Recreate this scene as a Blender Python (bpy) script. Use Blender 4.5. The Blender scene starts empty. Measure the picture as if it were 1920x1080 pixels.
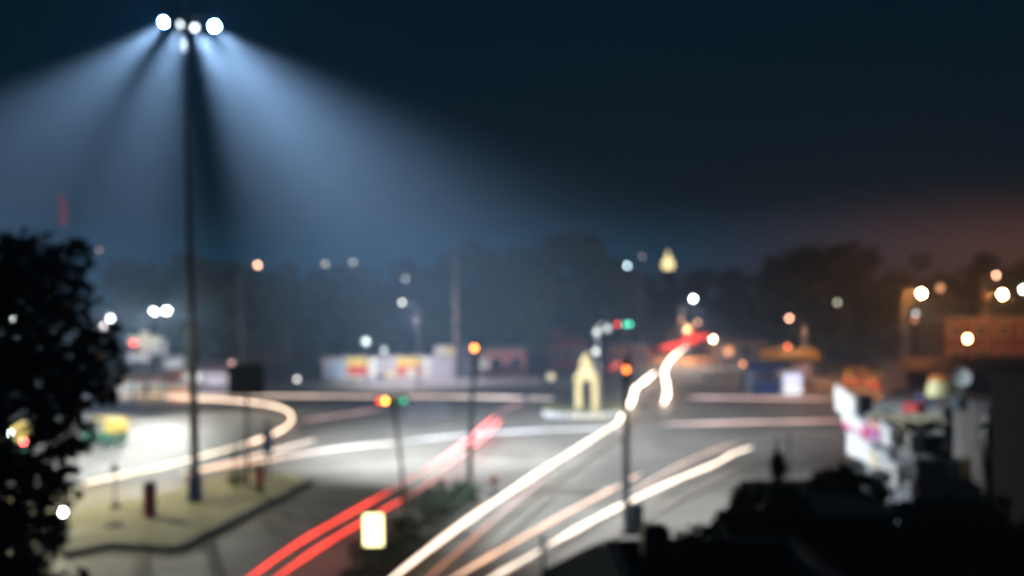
import bpy, bmesh, math, random
from mathutils import Vector, Matrix
random.seed(7)
R = math.radians
SC = bpy.context.scene
COL = SC.collection

# ------------------------------------------------------------------ camera
CAM_H, PITCH, ROLL, FPX = 8.1, math.atan(35 / 1867), R(0.8), 1867.0
cd = bpy.data.cameras.new('camera')
cam = bpy.data.objects.new('camera', cd)
COL.objects.link(cam)
SC.camera = cam
cd.sensor_width, cd.lens = 36.0, 35.0
cd.clip_start, cd.clip_end = 0.1, 4000
F = Vector((0, math.cos(PITCH), math.sin(PITCH)))
U0 = Vector((0, -math.sin(PITCH), math.cos(PITCH)))
R0 = Vector((1, 0, 0))
RT = R0 * math.cos(ROLL) - U0 * math.sin(ROLL)
UP = U0 * math.cos(ROLL) + R0 * math.sin(ROLL)
CAM = Vector((0, 0, CAM_H))
m3 = Matrix((RT, UP, -F)).transposed()
cam.matrix_world = Matrix.Translation(CAM) @ m3.to_4x4()
# the photograph is focused just in front of the lens, so the whole junction is soft
cd.dof.use_dof = True
cd.dof.focus_distance = 2.0
cd.dof.aperture_fstop = 1.58
cd.dof.aperture_blades = 0
BLUR = 11.0            # disc of confusion in pixels of the 1024 picture

# ------------------------------------------------------------------ world and exposure
w = bpy.data.worlds.new('World')
SC.world = w
w.use_nodes = True
nt = w.node_tree
bgn = nt.nodes['Background']
sky = nt.nodes.new('ShaderNodeTexSky')
sky.sky_type = 'NISHITA'
sky.sun_disc = False
sky.sun_elevation = R(-4)
sky.sun_rotation = R(200)
mixn = nt.nodes.new('ShaderNodeMix')
mixn.data_type = 'RGBA'
mixn.inputs[0].default_value = 0.03
mixn.inputs[6].default_value = (0.0, 0.15, 0.29, 1)
nt.links.new(sky.outputs[0], mixn.inputs[7])
nt.links.new(mixn.outputs[2], bgn.inputs[0])
bgn.inputs[1].default_value = 0.05


def node(kind, **kw):
    n = nt.nodes.new(kind)
    for k, v in kw.items():
        setattr(n, k, v)
    return n


# night glow of the town low in the sky: dim blue all round, brown orange towards the lit town on the right
tcw = node('ShaderNodeTexCoord')
sep = node('ShaderNodeSeparateXYZ')
nt.links.new(tcw.outputs['Generated'], sep.inputs[0])
low = node('ShaderNodeMapRange', interpolation_type='SMOOTHERSTEP')
low.inputs[1].default_value, low.inputs[2].default_value = 0.0, 0.125
low.inputs[3].default_value, low.inputs[4].default_value = 1.0, 0.0
nt.links.new(sep.outputs[2], low.inputs[0])
east = node('ShaderNodeMapRange', interpolation_type='SMOOTHSTEP')
east.inputs[1].default_value, east.inputs[2].default_value = 0.12, 0.55
nt.links.new(sep.outputs[0], east.inputs[0])
town = node('ShaderNodeMix', data_type='RGBA')
town.inputs[6].default_value = (0.02, 0.85, 1.75, 1)
town.inputs[7].default_value = (3.3, 1.05, 0.46, 1)
nt.links.new(east.outputs[0], town.inputs[0])
addn = node('ShaderNodeMix', data_type='RGBA', blend_type='ADD')
nt.links.new(low.outputs[0], addn.inputs[0])
nt.links.new(mixn.outputs[2], addn.inputs[6])
nt.links.new(town.outputs[2], addn.inputs[7])
nt.links.new(addn.outputs[2], bgn.inputs[0])
SC.view_settings.view_transform = 'Standard'
SC.view_settings.look = 'None'
SC.view_settings.gamma = 1
SC.view_settings.exposure = 0
SC.view_settings.use_curve_mapping = False
SC.render.engine = 'CYCLES'
cy = SC.cycles
cy.max_bounces, cy.diffuse_bounces, cy.glossy_bounces = 4, 2, 2
cy.transmission_bounces, cy.volume_bounces, cy.transparent_max_bounces = 2, 0, 8
cy.sample_clamp_indirect = 2.0
cy.caustics_reflective = cy.caustics_refractive = False
cy.use_denoising = True
cy.denoiser = 'OPENIMAGEDENOISE'

DENS = 0.0017


def fade(d):
    return math.exp(-DENS * d)


# ------------------------------------------------------------------ picture point -> place on the ground / at a height / at a depth
def ray(px, py):
    return (F * FPX + RT * (px - 960) - UP * (py - 540)).normalized()


def at(px, py, z=0.0):
    r = ray(px, py)
    t = (z - CAM_H) / r.z
    return CAM + r * t


def atd(px, py, d):
    r = ray(px, py)
    return CAM + r * (d / r.y)


# ------------------------------------------------------------------ materials
MATS = {}


def mat(name, col, rough=0.7, metal=0.0, var=0.15, scale=3.0, bump=0.0, spec=0.4, trans=0.0):
    if name in MATS:
        return MATS[name]
    m = bpy.data.materials.new(name)
    m.use_nodes = True
    t = m.node_tree
    b = t.nodes['Principled BSDF']
    b.inputs['Roughness'].default_value = rough
    b.inputs['Metallic'].default_value = metal
    b.inputs['Specular IOR Level'].default_value = spec
    tc = t.nodes.new('ShaderNodeTexCoord')
    n = t.nodes.new('ShaderNodeTexNoise')
    n.inputs['Scale'].default_value = scale
    n.inputs['Detail'].default_value = 6
    n.inputs['Roughness'].default_value = 0.65
    t.links.new(tc.outputs['Object'], n.inputs['Vector'])
    cr = t.nodes.new('ShaderNodeValToRGB')
    lo, hi = 1 - var, 1 + var
    cr.color_ramp.elements[0].position = 0.3
    cr.color_ramp.elements[1].position = 0.7
    cr.color_ramp.elements[0].color = (col[0] * lo, col[1] * lo, col[2] * lo, 1)
    cr.color_ramp.elements[1].color = (min(1, col[0] * hi), min(1, col[1] * hi), min(1, col[2] * hi), 1)
    t.links.new(n.outputs[0], cr.inputs[0])
    t.links.new(cr.outputs[0], b.inputs['Base Color'])
    if bump:
        bp = t.nodes.new('ShaderNodeBump')
        bp.inputs['Strength'].default_value = bump
        bp.inputs['Distance'].default_value = 0.02
        t.links.new(n.outputs[0], bp.inputs['Height'])
        t.links.new(bp.outputs[0], b.inputs['Normal'])
    MATS[name] = m
    return m


def glow(col, strength, sample=True):
    m = bpy.data.materials.new('lit_glass')
    m.use_nodes = True
    t = m.node_tree
    b = t.nodes['Principled BSDF']
    b.inputs['Base Color'].default_value = (0.8, 0.8, 0.8, 1)
    b.inputs['Roughness'].default_value = 0.3
    b.inputs['Emission Color'].default_value = (*col, 1)
    b.inputs['Emission Strength'].default_value = strength
    return m


STEEL = mat('galvanised_steel', (0.30, 0.31, 0.32), 0.5, 0.6, 0.2, 6)
DARKSTEEL = mat('dark_painted_steel', (0.035, 0.04, 0.045), 0.5, 0.2, 0.3, 5)
BLACKP = mat('black_plastic', (0.02, 0.02, 0.022), 0.5)
BARK = mat('bark', (0.10, 0.075, 0.055), 0.9, 0, 0.3, 8, 0.6)
LEAF = mat('leaf_green', (0.055, 0.085, 0.035), 0.6, 0, 0.35, 0.8)
LEAFD = mat('leaf_dark', (0.022, 0.04, 0.022), 0.6, 0, 0.35, 0.8)
WHITEP = mat('white_paint', (0.75, 0.75, 0.73), 0.6, 0, 0.08, 4)
CONC = mat('concrete', (0.30, 0.29, 0.27), 0.85, 0, 0.2, 2, 0.3)
DUST = mat('dusty_paving', (0.34, 0.31, 0.19), 0.9, 0, 0.18, 1.5, 0.4)
YELLOWP = mat('yellow_paint', (0.52, 0.36, 0.07), 0.5, 0, 0.12, 4)
CREAM = mat('cream_yellow_wash', (0.70, 0.54, 0.25), 0.8, 0, 0.1, 3)
REDP = mat('red_paint', (0.52, 0.05, 0.05), 0.5, 0, 0.15, 4)
BLUEP = mat('blue_paint', (0.03, 0.07, 0.24), 0.5, 0, 0.15, 4)
GREENP = mat('green_paint', (0.03, 0.10, 0.05), 0.5, 0, 0.15, 4)
RUBBER = mat('rubber', (0.02, 0.02, 0.02), 0.85)
PLASTER = mat('old_plaster', (0.36, 0.33, 0.33), 0.9, 0, 0.2, 1.2, 0.2)
LILAC = mat('lilac_wash', (0.52, 0.47, 0.58), 0.9, 0, 0.15, 1.2)
BRICKR = mat('brick_red_wash', (0.50, 0.17, 0.15), 0.9, 0, 0.15, 1.5)
ORANGEP = mat('orange_paint', (0.75, 0.25, 0.05), 0.5, 0, 0.12, 4)
PINKP = mat('magenta_print', (0.50, 0.04, 0.15), 0.6, 0, 0.15, 2)
FLEX = mat('white_flex_sheet', (0.68, 0.68, 0.66), 0.45, 0, 0.06, 1.5)
DARKWALL = mat('dark_grey_wall', (0.07, 0.07, 0.075), 0.9, 0, 0.25, 1.2, 0.2)
GLASSD = mat('dark_window_glass', (0.03, 0.035, 0.04), 0.15, 0, 0.1, 2)
MAROON = mat('maroon_cloth', (0.30, 0.03, 0.05), 0.8)


# ------------------------------------------------------------------ mesh builder
class MB:
    def __init__(self):
        self.v, self.f = [], []

    def add(self, vs, fs):
        o = len(self.v)
        self.v += [tuple(x) for x in vs]
        self.f += [tuple(i + o for i in q) for q in fs]
        return self

    def box(self, c, s, rz=0.0, taper=1.0):
        hx, hy, hz = s[0] / 2, s[1] / 2, s[2] / 2
        ca, sa = math.cos(rz), math.sin(rz)
        vs = []
        for z, k in ((-hz, 1), (hz, taper)):
            for x, y in ((-hx, -hy), (hx, -hy), (hx, hy), (-hx, hy)):
                x, y = x * k, y * k
                vs.append((c[0] + x * ca - y * sa, c[1] + x * sa + y * ca, c[2] + z))
        return self.add(vs, [(3, 2, 1, 0), (4, 5, 6, 7), (0, 1, 5, 4), (1, 2, 6, 5), (2, 3, 7, 6), (3, 0, 4, 7)])

    def cyl(self, a, b, r0, r1=None, n=8, cap=True):
        a, b = Vector(a), Vector(b)
        r1 = r0 if r1 is None else r1
        d = (b - a).normalized()
        u = d.orthogonal().normalized()
        v = d.cross(u)
        vs = []
        for p, r in ((a, r0), (b, r1)):
            for i in range(n):
                t = 2 * math.pi * i / n
                vs.append(p + u * (r * math.cos(t)) + v * (r * math.sin(t)))
        fs = [(i, (i + 1) % n, n + (i + 1) % n, n + i) for i in range(n)]
        if cap:
            fs += [tuple(range(n - 1, -1, -1)), tuple(range(n, 2 * n))]
        return self.add(vs, fs)

    def tube(self, pts, r, n=6):
        pts = [Vector(p) for p in pts]
        vs, fs = [], []
        rr = r if isinstance(r, (list, tuple)) else [r] * len(pts)
        for k, p in enumerate(pts):
            d = (pts[min(k + 1, len(pts) - 1)] - pts[max(k - 1, 0)]).normalized()
            u = d.cross(Vector((0, 0, 1)))
            u = u.normalized() if u.length > 1e-3 else Vector((1, 0, 0))
            v = u.cross(d)
            for i in range(n):
                t = 2 * math.pi * i / n
                vs.append(p + u * (rr[k] * math.cos(t)) + v * (rr[k] * math.sin(t)))
        for k in range(len(pts) - 1):
            for i in range(n):
                a, b = k * n + i, k * n + (i + 1) % n
                fs.append((a, b, b + n, a + n))
        fs += [tuple(range(n - 1, -1, -1)), tuple(range(len(vs) - n, len(vs)))]
        return self.add(vs, fs)

    def lathe(self, c, prof, n=12):
        vs, fs = [], []
        for r, z in prof:
            for i in range(n):
                t = 2 * math.pi * i / n
                vs.append((c[0] + r * math.cos(t), c[1] + r * math.sin(t), c[2] + z))
        for k in range(len(prof) - 1):
            for i in range(n):
                a, b = k * n + i, k * n + (i + 1) % n
                fs.append((a, b, b + n, a + n))
        fs += [tuple(range(n - 1, -1, -1)), tuple(range(len(vs) - n, len(vs)))]
        return self.add(vs, fs)

    def ball(self, c, r, n=10, m=6, sz=1.0):
        prof = [(max(0.02 * r, r * math.sin(math.pi * k / m)), -r * sz * math.cos(math.pi * k / m)) for k in range(m + 1)]
        return self.lathe(c, prof, n)

    def prism(self, poly, z0, z1):
        n = len(poly)
        vs = [(p[0], p[1], z0) for p in poly] + [(p[0], p[1], z1) for p in poly]
        fs = [tuple(range(n - 1, -1, -1)), tuple(range(n, 2 * n))] + [(i, (i + 1) % n, n + (i + 1) % n, n + i) for i in range(n)]
        return self.add(vs, fs)

    def slab(self, corners, th):
        """A board through four corners (any orientation) with thickness th away from its normal."""
        c = [Vector(p) for p in corners]
        nrm = (c[1] - c[0]).cross(c[3] - c[0]).normalized() * th
        return self.add(c + [p + nrm for p in c], [(0, 1, 2, 3), (7, 6, 5, 4), (0, 4, 5, 1), (1, 5, 6, 2), (2, 6, 7, 3), (3, 7, 4, 0)])

    def build(self, name, m, parent=None, smooth=False):
        me = bpy.data.meshes.new(name)
        me.from_pydata(self.v, [], self.f)
        bm = bmesh.new()
        bm.from_mesh(me)
        bmesh.ops.recalc_face_normals(bm, faces=bm.faces)
        bm.to_mesh(me)
        bm.free()
        me.materials.append(m)
        if smooth:
            me.polygons.foreach_set('use_smooth', [True] * len(me.polygons))
        o = bpy.data.objects.new(name, me)
        COL.objects.link(o)
        if parent:
            o.parent = parent
        return o


def tag(o, label, cat, group=None, kind=None):
    o['label'] = label
    o['category'] = cat
    if group:
        o['group'] = group
    if kind:
        o['kind'] = kind
    return o


def struct(o):
    o['kind'] = 'structure'
    return o


def thing(name, label, cat, loc=(0, 0, 0), rz=0.0, group=None):
    o = bpy.data.objects.new(name, None)
    COL.objects.link(o)
    o.location = loc
    o.rotation_euler = (0, 0, rz)
    return tag(o, label, cat, group)


def dup(root, loc, rz, label, group=None, scale=1.0):
    r = root.copy()
    COL.objects.link(r)
    r.location, r.rotation_euler, r.scale = loc, (0, 0, rz), (scale,) * 3
    r['label'] = label
    if group:
        r['group'] = group
    for ch in list(root.children):
        c = ch.copy()
        COL.objects.link(c)
        c.parent = r
        for g in list(ch.children):
            d = g.copy()
            COL.objects.link(d)
            d.parent = c
    return r


def smoothpath(pts, k=8):
    out = []
    n = len(pts)
    for i in range(n - 1):
        p0, p1, p2, p3 = pts[max(i - 1, 0)], pts[i], pts[i + 1], pts[min(i + 2, n - 1)]
        for j in range(k):
            t = j / k
            out.append(0.5 * ((2 * p1) + (p2 - p0) * t + (2 * p0 - 5 * p1 + 4 * p2 - p3) * t * t + (3 * p1 - p0 - 3 * p2 + p3) * t ** 3))
    out.append(pts[-1])
    return out


# ------------------------------------------------------------------ ground, roads
def sheet(name, poly, z, m):
    return struct(MB().add([(p[0], p[1], z) for p in poly], [tuple(range(len(poly)))]).build(name, m))


def road_mat():
    m = mat('worn_asphalt', (0.165, 0.146, 0.118), 0.45, 0, 0.36, 0.3, 0.0, 0.35)
    t = m.node_tree
    b = t.nodes['Principled BSDF']
    n = t.nodes.new('ShaderNodeTexNoise')
    n.inputs['Scale'].default_value = 0.12
    n.inputs['Detail'].default_value = 4
    tc = t.nodes.new('ShaderNodeTexCoord')
    t.links.new(tc.outputs['Object'], n.inputs['Vector'])
    mr = t.nodes.new('ShaderNodeMapRange')
    mr.inputs[1].default_value, mr.inputs[2].default_value = 0.3, 0.7
    mr.inputs[3].default_value, mr.inputs[4].default_value = 0.52, 0.72
    t.links.new(n.outputs[0], mr.inputs[0])
    t.links.new(mr.outputs[0], b.inputs['Roughness'])
    return m


GROUND = mat('dry_earth', (0.12, 0.10, 0.08), 0.95, 0, 0.3, 0.2, 0.0)
ROAD = road_mat()
sheet('ground', [(-560, -40), (560, -40), (560, 1000), (-560, 1000)], 0, GROUND)
P = lambda *a: [tuple(at(x, y)) for x, y in a]
far0, far1 = at(1120, 722), at(1335, 716)
road_poly = [(-30, 8), (30, 8), (60, 60), (60, 104), tuple(at(1345, 722))[:2], tuple(at(1352, 606))[:2], tuple(at(1318, 606))[:2], tuple(at(1130, 722))[:2], (-75, 104), (-75, 40), (-30, 30)]
sheet('road', road_poly, 0.004, ROAD)

# pavement along the far side, one each side of the far road, with kerb stones built singly
pav = tag(MB().prism([(-90, 98.5), (at(1128, 722).x, 98.5), (at(1128, 722).x, 110), (-90, 110)], 0.004, 0.14).build('pavement', CONC), 'pale concrete pavement along the painted wall on the far side', 'pavement')
pav['kind'] = 'structure'
del pav['category']
pav2 = MB().prism([(at(1348, 722).x, 98.5), (90, 98.5), (90, 116), (at(1348, 722).x, 116)], 0.004, 0.14).build('pavement', CONC)
struct(pav2)


def kerb_row(parent, a, b, n, m, name='kerb_stone', h=0.17, wdt=0.22, z=0.0):
    a, b = Vector((a[0], a[1], 0)), Vector((b[0], b[1], 0))
    d = b - a
    L = d.length / n
    me = None
    for i in range(n):
        c = a + d * ((i + 0.5) / n)
        if me is None:
            o = MB().box((0, 0, h / 2), (L * 0.96, wdt, h), 0, 0.985).build(name, m, parent)
            me = o.data
        else:
            o = bpy.data.objects.new(name, me)
            COL.objects.link(o)
            o.parent = parent
        o.location = (c.x, c.y, z + random.uniform(-.006, .006))
        o.rotation_euler = (0, 0, math.atan2(d.y, d.x) + random.uniform(-.01, .01))


KERB = mat('kerb_concrete', (0.10, 0.10, 0.095), 0.9, 0, 0.3, 3, 0.3)
isl = [at(x, y) for x, y in ((578, 905), (330, 1032), (205, 1026), (120, 1045), (60, 1000), (150, 962), (330, 925), (430, 890), (545, 893))]
island = struct(MB().prism([(p.x, p.y) for p in isl], 0.004, 0.16).build('traffic_island', DUST))
for i in (0, 1, 2):
    a, b = isl[i], isl[i + 1]
    nrm = Vector((b.y - a.y, a.x - b.x, 0)).normalized() * -0.12
    kerb_row(island, a + nrm, b + nrm, max(2, round((b - a).length / 0.9)), KERB)

# ------------------------------------------------------------------ lamps
SOD, WARM, WHITE, BLUEW, REDL, GREENL, AMB, YEL = (1, .36, .12), (1, .72, .46), (.92, 1, .97), (.62, .86, 1), (1, .035, .03), (.06, .85, .5), (1, .22, .03), (1, .82, .35)


def lamp_strength(B, r, d):
    wpx = 2 * r * FPX * 1024 / 1920 / d
    return B * max(1.0, (BLUR / wpx) ** 2) / fade(d)


def street_lamp(px, py, d, col, B, label, r=0.16, style='arm', side=1, group='street lamps round the junction', post=True):
    p = atd(px, py, d)
    off = {'arm': 1.5 * side, 'globe': 0.0, 'bulb': 0.0}[style]
    rt = thing('street_lamp', label, 'street lamp', (p.x + off, p.y, 0), 0, group)
    z = p.z
    if style == 'arm':
        MB().cyl((0, 0, 0), (0, 0, z - 0.3), 0.11, 0.06, 8).cyl((0, 0, 0), (0, 0, 0.5), 0.17, 0.15, 8).build('pole', STEEL, rt)
        MB().tube([(0, 0, z - 0.4), (-0.25 * side, 0, z + .1), (-0.8 * side, 0, z + .27), (-1.4 * side, 0, z + .24)], 0.04).build('arm', STEEL, rt)
        h = MB().box((-1.5 * side, 0, z + r + 0.08), (0.75, 0.3, 0.14), 0, .8).build('lamp_head', STEEL, rt)
    else:
        MB().cyl((0, 0, 0), (0, 0, z - r), 0.08, 0.045, 8).cyl((0, 0, 0), (0, 0, 0.35), 0.13, 0.12, 8).build('pole', DARKSTEEL, rt)
        h = MB().lathe((0, 0, z + r * .9), [(r * .8, 0), (r * .6, .06), (.03, .1)], 8).build('lamp_cap', DARKSTEEL, rt)
    MB().ball((-off, 0, z), r, 10, 6).build('lamp_globe', glow(col, lamp_strength(B, r, d)), h)
    return rt


# ------------------------------------------------------------------ high mast floodlight
MASTD = at(368, 937).y
mb = at(367, 937)


def spot(parent, loc, direction, power, size, blend, col):
    l = bpy.data.lights.new('flood_fill_beam', 'SPOT')
    l.energy, l.spot_size, l.spot_blend, l.color = power, R(size), blend, col
    l.shadow_soft_size = 0.2
    o = bpy.data.objects.new('flood_fill_beam', l)
    COL.objects.link(o)
    o.parent = parent
    o.location = loc
    o.rotation_euler = Vector(direction).to_track_quat('-Z', 'Y').to_euler()
    return o


def floodlight(parent, c, direction, r, col, strength, mname='floodlight'):
    """A drum shaped floodlight with a lens pointing along direction, hung on a short bracket."""
    c, d = Vector(c), Vector(direction).normalized()
    o = MB().cyl(c - d * 0.34, c - d * .03, r * 0.55, r * 1.08, 12).cyl(c - d * .03, c + d * .05, r * 1.1, r * 1.14, 14, False).build(mname, DARKSTEEL, parent)
    MB().cyl(c - d * .028, c - d * .005, r, r, 14).build('lens', glow(col, strength), o)
    return o


mast = thing('high_mast_light', 'very tall thin steel mast carrying four blazing floodlights above the junction', 'floodlight mast', (mb.x, mb.y, 0))
topv = atd(347, 30, MASTD) - Vector((mb.x, mb.y, 0))
lean = lambda z: Vector((topv.x * z / topv.z, 0, z))
MB().cyl((0, 0, 0), lean(topv.z), 0.20, 0.085, 10).build('pole', DARKSTEEL, mast)
MB().box((0, 0, .2), (0.8, 0.8, .06)).build('base_plate', STEEL, mast)
fl = [(atd(x, y, MASTD + dy) - Vector((mb.x, mb.y, 0)), dirs) for x, y, dy, dirs in (
    (307, 41, -.3, 'a'), (338, 46, -.5, 'b'), (365, 52, -.5, 'c'), (402, 49, -.3, 'd'))]
zz = sum(p.z for p, _ in fl) / 4 + .42
cx = lean(zz)
MB().box((cx.x, -.1, zz), (2.3, .12, .12)).box((cx.x, -.1, zz), (.12, .9, .12)).cyl((cx.x, 0, zz - .5), (cx.x, 0, zz + .3), .2, .2, 10).build('lamp_carriage', DARKSTEEL, mast)
MB().cyl(lean(topv.z), lean(topv.z + .8), .05, .02, 6).build('lightning_rod', STEEL, mast)
BEAM = (0.78, 0.88, 1.0)
SP = dict(a=((-1, -.1, -.92), 205000, 47, 1.0), b=((-.64, .70, -1.02), 175000, 54, 1.0), c=((.66, .84, -.98), 225000, 67, 1.0), d=((1, -.2, -1.0), 125000, 50, 1.0))
LENSB = dict(a=420, b=1.0, c=1.6, d=420)
LENSC = dict(a=(.14, .50, 1), b=(.85, .93, 1), c=(.85, .93, 1), d=(.14, .50, 1))
LENSR = dict(a=.14, b=.11, c=.12, d=.14)
for p, k in fl:
    dr, pw, sz, bl = SP[k]
    vis = Vector((dr[0] * .45, -1, -.55))
    body = floodlight(mast, p, vis, LENSR[k], LENSC[k], lamp_strength(LENSB[k], LENSR[k], MASTD))
    MB().cyl(p - vis.normalized() * .3, (p.x, p.y, zz), .025, .025, 5).build('bracket', STEEL, body)
    spot(mast, p + Vector(dr).normalized() * 0.12 + Vector((0, -.06, -.12)), dr, pw, sz, bl, BEAM)

# twin floodlight beyond the turning circle
TD = 84.0
tp = [atd(289, 584, TD), atd(312, 583, TD)]
tb = Vector(((tp[0].x + tp[1].x) / 2, TD + .3, 0))
twin = thing('floodlight_post', 'shorter steel post with two white floodlights side by side beyond the pale roundabout', 'floodlight post', tb)
MB().cyl((0, 0, 0), (0, 0, tp[0].z + .2), .12, .08, 8).build('pole', STEEL, twin)
MB().box((0, 0, tp[0].z + .25), (1.5, .1, .1)).build('crossbar', STEEL, twin)
for k, p in enumerate(tp):
    q = p - tb
    d = Vector(((-.4, .5)[k], -1, -.75))
    floodlight(twin, q, d, .26, (.95, 1, .97), lamp_strength(5, .26, TD))
    spot(twin, q + Vector((0, -.12, -.1)), ((-.35, .85)[k], -1, (-.30, -.30)[k]), 13500, 100, 1.0, (1, .98, .90))

# ------------------------------------------------------------------ vegetation
def leaf_cloud(clumps, n, size, seed, dens_edge=0.75):
    """n leaf sized faces spread through the given clumps (centre, radius x, y, z)."""
    rnd = random.Random(seed)
    vol = [c[1] * c[2] * c[3] for c in clumps]
    tot = sum(vol)
    mbx = MB()
    for c, v in zip(clumps, vol):
        for _ in range(max(3, int(n * v / tot))):
            while True:
                p = Vector((rnd.uniform(-1, 1), rnd.uniform(-1, 1), rnd.uniform(-1, 1)))
                if 0.05 < p.length < 1:
                    break
            if rnd.random() < dens_edge:
                p = p.normalized() * rnd.uniform(.66, 1.07)
            q = Vector((c[0][0] + p.x * c[1], c[0][1] + p.y * c[2], c[0][2] + p.z * c[3]))
            a = Vector((rnd.gauss(0, 1), rnd.gauss(0, 1), rnd.gauss(0, .6))).normalized()
            b = a.orthogonal().normalized()
            b = (Matrix.Rotation(rnd.uniform(0, 6.28), 3, a) @ b) * .5
            s = size * rnd.uniform(.6, 1.35)
            mbx.add([q - a * s, q + b * s - a * s * .1, q + a * s, q - b * s - a * s * .1], [(0, 1, 2, 3)])
    return mbx


def tree(label, base, h, rad, trunk_h, seed, n=1500, leaf=.32, group=None, m=LEAF, name='leafy_tree', nclump=12, squash=.8):
    rnd = random.Random(seed)
    rt = thing(name, label, 'tree', base, 0, group)
    tr = h * .022 + .05
    wob = [Vector((rnd.uniform(-.15, .15) * k, rnd.uniform(-.15, .15) * k, trunk_h * k / 3)) for k in range(4)]
    t = MB().tube(wob, [tr * 1.3, tr, tr * .9, tr * .75], 7)
    cl = []
    ch = h - trunk_h * .8
    for i in range(nclump):
        a = rnd.uniform(0, 6.28)
        zf = rnd.random()
        rr = rad * rnd.uniform(.25, .72) * (1.05 - .65 * abs(zf - .4))
        r0 = rad * rnd.uniform(.26, .46)
        c = Vector((rr * math.cos(a), rr * math.sin(a), trunk_h * .85 + r0 * .5 + zf * max(.1, ch - 1.45 * r0)))
        cl.append((c, r0, r0, r0 * squash))
        if i % 2 == 0:
            mid = (wob[-1] + c) / 2 + Vector((0, 0, -.2))
            t.tube([wob[-1] - Vector((0, 0, .2)), mid, c], [tr * .55, tr * .38, tr * .12], 5)
    t.build('trunk', BARK, rt)
    leaf_cloud(cl, n, leaf, seed).build('crown', m, rt)
    return rt


def bush(name, label, loc, h, rad, seed, n=500, leaf=.12, m=LEAF, group=None, cat='shrub'):
    rnd = random.Random(seed)
    rt = thing(name, label, cat, loc, 0, group)
    st = MB()
    cl = []
    for i in range(6):
        a = rnd.uniform(0, 6.28)
        c = Vector((rad * .5 * math.cos(a), rad * .5 * math.sin(a), h * rnd.uniform(.35, .75)))
        st.cyl((0, 0, 0), c, .03, .01, 5)
        cl.append((c, rad * .55, rad * .55, h * .34))
    st.build('stem', BARK, rt)
    leaf_cloud(cl, n, leaf, seed).build('foliage', m, rt)
    return rt


# trees beyond the far pavement: one source of each build, copied with new heights
far_spec = [(235, 478, 118), (300, 492, 128), (372, 475, 120), (455, 486, 131), (530, 492, 122), (612, 498, 136), (690, 492, 124), (765, 486, 140),
            (838, 470, 128), (905, 447, 134), (975, 458, 126), (1035, 436, 140), (1088, 428, 132), (1010, 520, 116), (1145, 486, 150), (1200, 505, 170), (1255, 520, 190), (1310, 505, 180), (1365, 500, 165)]
far_where = ['beyond the stalls, next right of the near tree', 'rising straight behind the twin floodlights', 'just right of the tall mast', 'behind the dark square board',
             'under the single orange lamp', 'just left of the pair of dim lamps', 'just right of the pair of dim lamps', 'above the right hand advert of the painted wall', 'just left of the tall utility pole',
             'behind the amber topped signal at the median tip', 'above the red washed shop house', 'left of the tallest far tree', 'that tops the far line, left above the yellow arch', 'low in front, left of the yellow arch',
             'under the blue white lamp', 'left of the glowing dome tower', 'right below the glowing dome', 'behind the brilliant white far road lamp', 'right of the far road head']
srcs = [tree('dim hazy leafy tree in the line beyond the painted wall', (0, 60, 0), 14, 5.2, 3.2, 40 + i, 2300, .5, 'hazy trees beyond the painted wall', nclump=15) for i in range(3)]
for i, (x, y, d) in enumerate(far_spec):
    top = atd(x, y, d)
    s = top.z / 14 * 1.02
    loc = (top.x, d, 0)
    if i < 3:
        o = srcs[i]
        o.location, o.scale = loc, (s,) * 3
    else:
        o = dup(srcs[i % 3], loc, random.uniform(0, 6), 'x', None, s)
    o['label'] = 'dim hazy leafy tree ' + far_where[i]

b = at(1560, 712)
tree('broad dark round crowned tree on the far side, right of the far road', (atd(1545, 700, 112).x, 112, 0), 15.6, 9.6, 4.2, 71, 9000, .5, None, LEAFD, 'spreading_tree', 44, .62)
for i, (x, y, d, s) in enumerate(((1738, 470, 150, 72), (1830, 466, 165, 73), (1905, 480, 140, 74), (1660, 500, 135, 75))):
    t = atd(x, y, d)
    tree(['ragged dark tree right behind the blazing orange street lamp', 'tall dark tree in the orange glow above two orange lamps', 'dark tree at the right edge against orange haze', 'dark tree beside the broad round crowned tree'][i], (t.x, d, 0), t.z, 5.2, 4.5, s, 1500, .45, 'trees in the orange haze', LEAFD, nclump=14)

# near tree at the left edge, crown placed clump by clump
nt_d = 18.0
spots_ = [(20, 500, .62), (70, 485, .5), (130, 490, .42), (60, 560, .75), (130, 560, .48), (10, 665, .55), (110, 640, .75), (185, 640, .42), (95, 735, .6), (150, 715, .6), (190, 690, .38), (75, 860, .5),
          (110, 800, .62), (150, 820, .3), (30, 920, .72), (95, 910, .5), (130, 900, .25), (20, 1020, .75), (70, 1010, .5), (-70, 560, 1.0), (-80, 720, 1.1), (-80, 880, 1.0), (-60, 1020, .9), (40, 1100, .6), (120, 1110, .4), (205, 655, .26), (222, 690, .2), (215, 620, .16), (200, 740, .25), (212, 715, .18), (165, 560, .22), (160, 465, .16), (30, 455, .3), (62, 462, .22), (145, 470, .2)]
c0 = atd(-60, 800, nt_d + .3)
ntree = thing('street_tree', 'big dark leafy tree filling the left edge in front of the island', 'tree', (c0.x, c0.y, 0))
t = MB().tube([(0, 0, 0), (.1, 0, 2.2), (.05, .1, 4.2), (.2, 0, 6.5), (.3, 0, 8.2)], [.24, .2, .17, .11, .04], 8)
cl = []
rnd = random.Random(3)
for x, y, r in spots_:
    p = atd(x, y, nt_d + rnd.uniform(-.6, .6)) - Vector((c0.x, c0.y, 0))
    cl.append((p, r, r * 1.1, r * .95))
    t.tube([(.12, 0, max(2, p.z - 1.2)), (p + Vector((.1, 0, max(2.2, p.z - .8)))) / 2, p], [.07, .05, .015], 5)
t.build('trunk', BARK, ntree)
leaf_cloud(cl, 6200, .15, 5, .5).build('crown', LEAFD, ntree)


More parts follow.
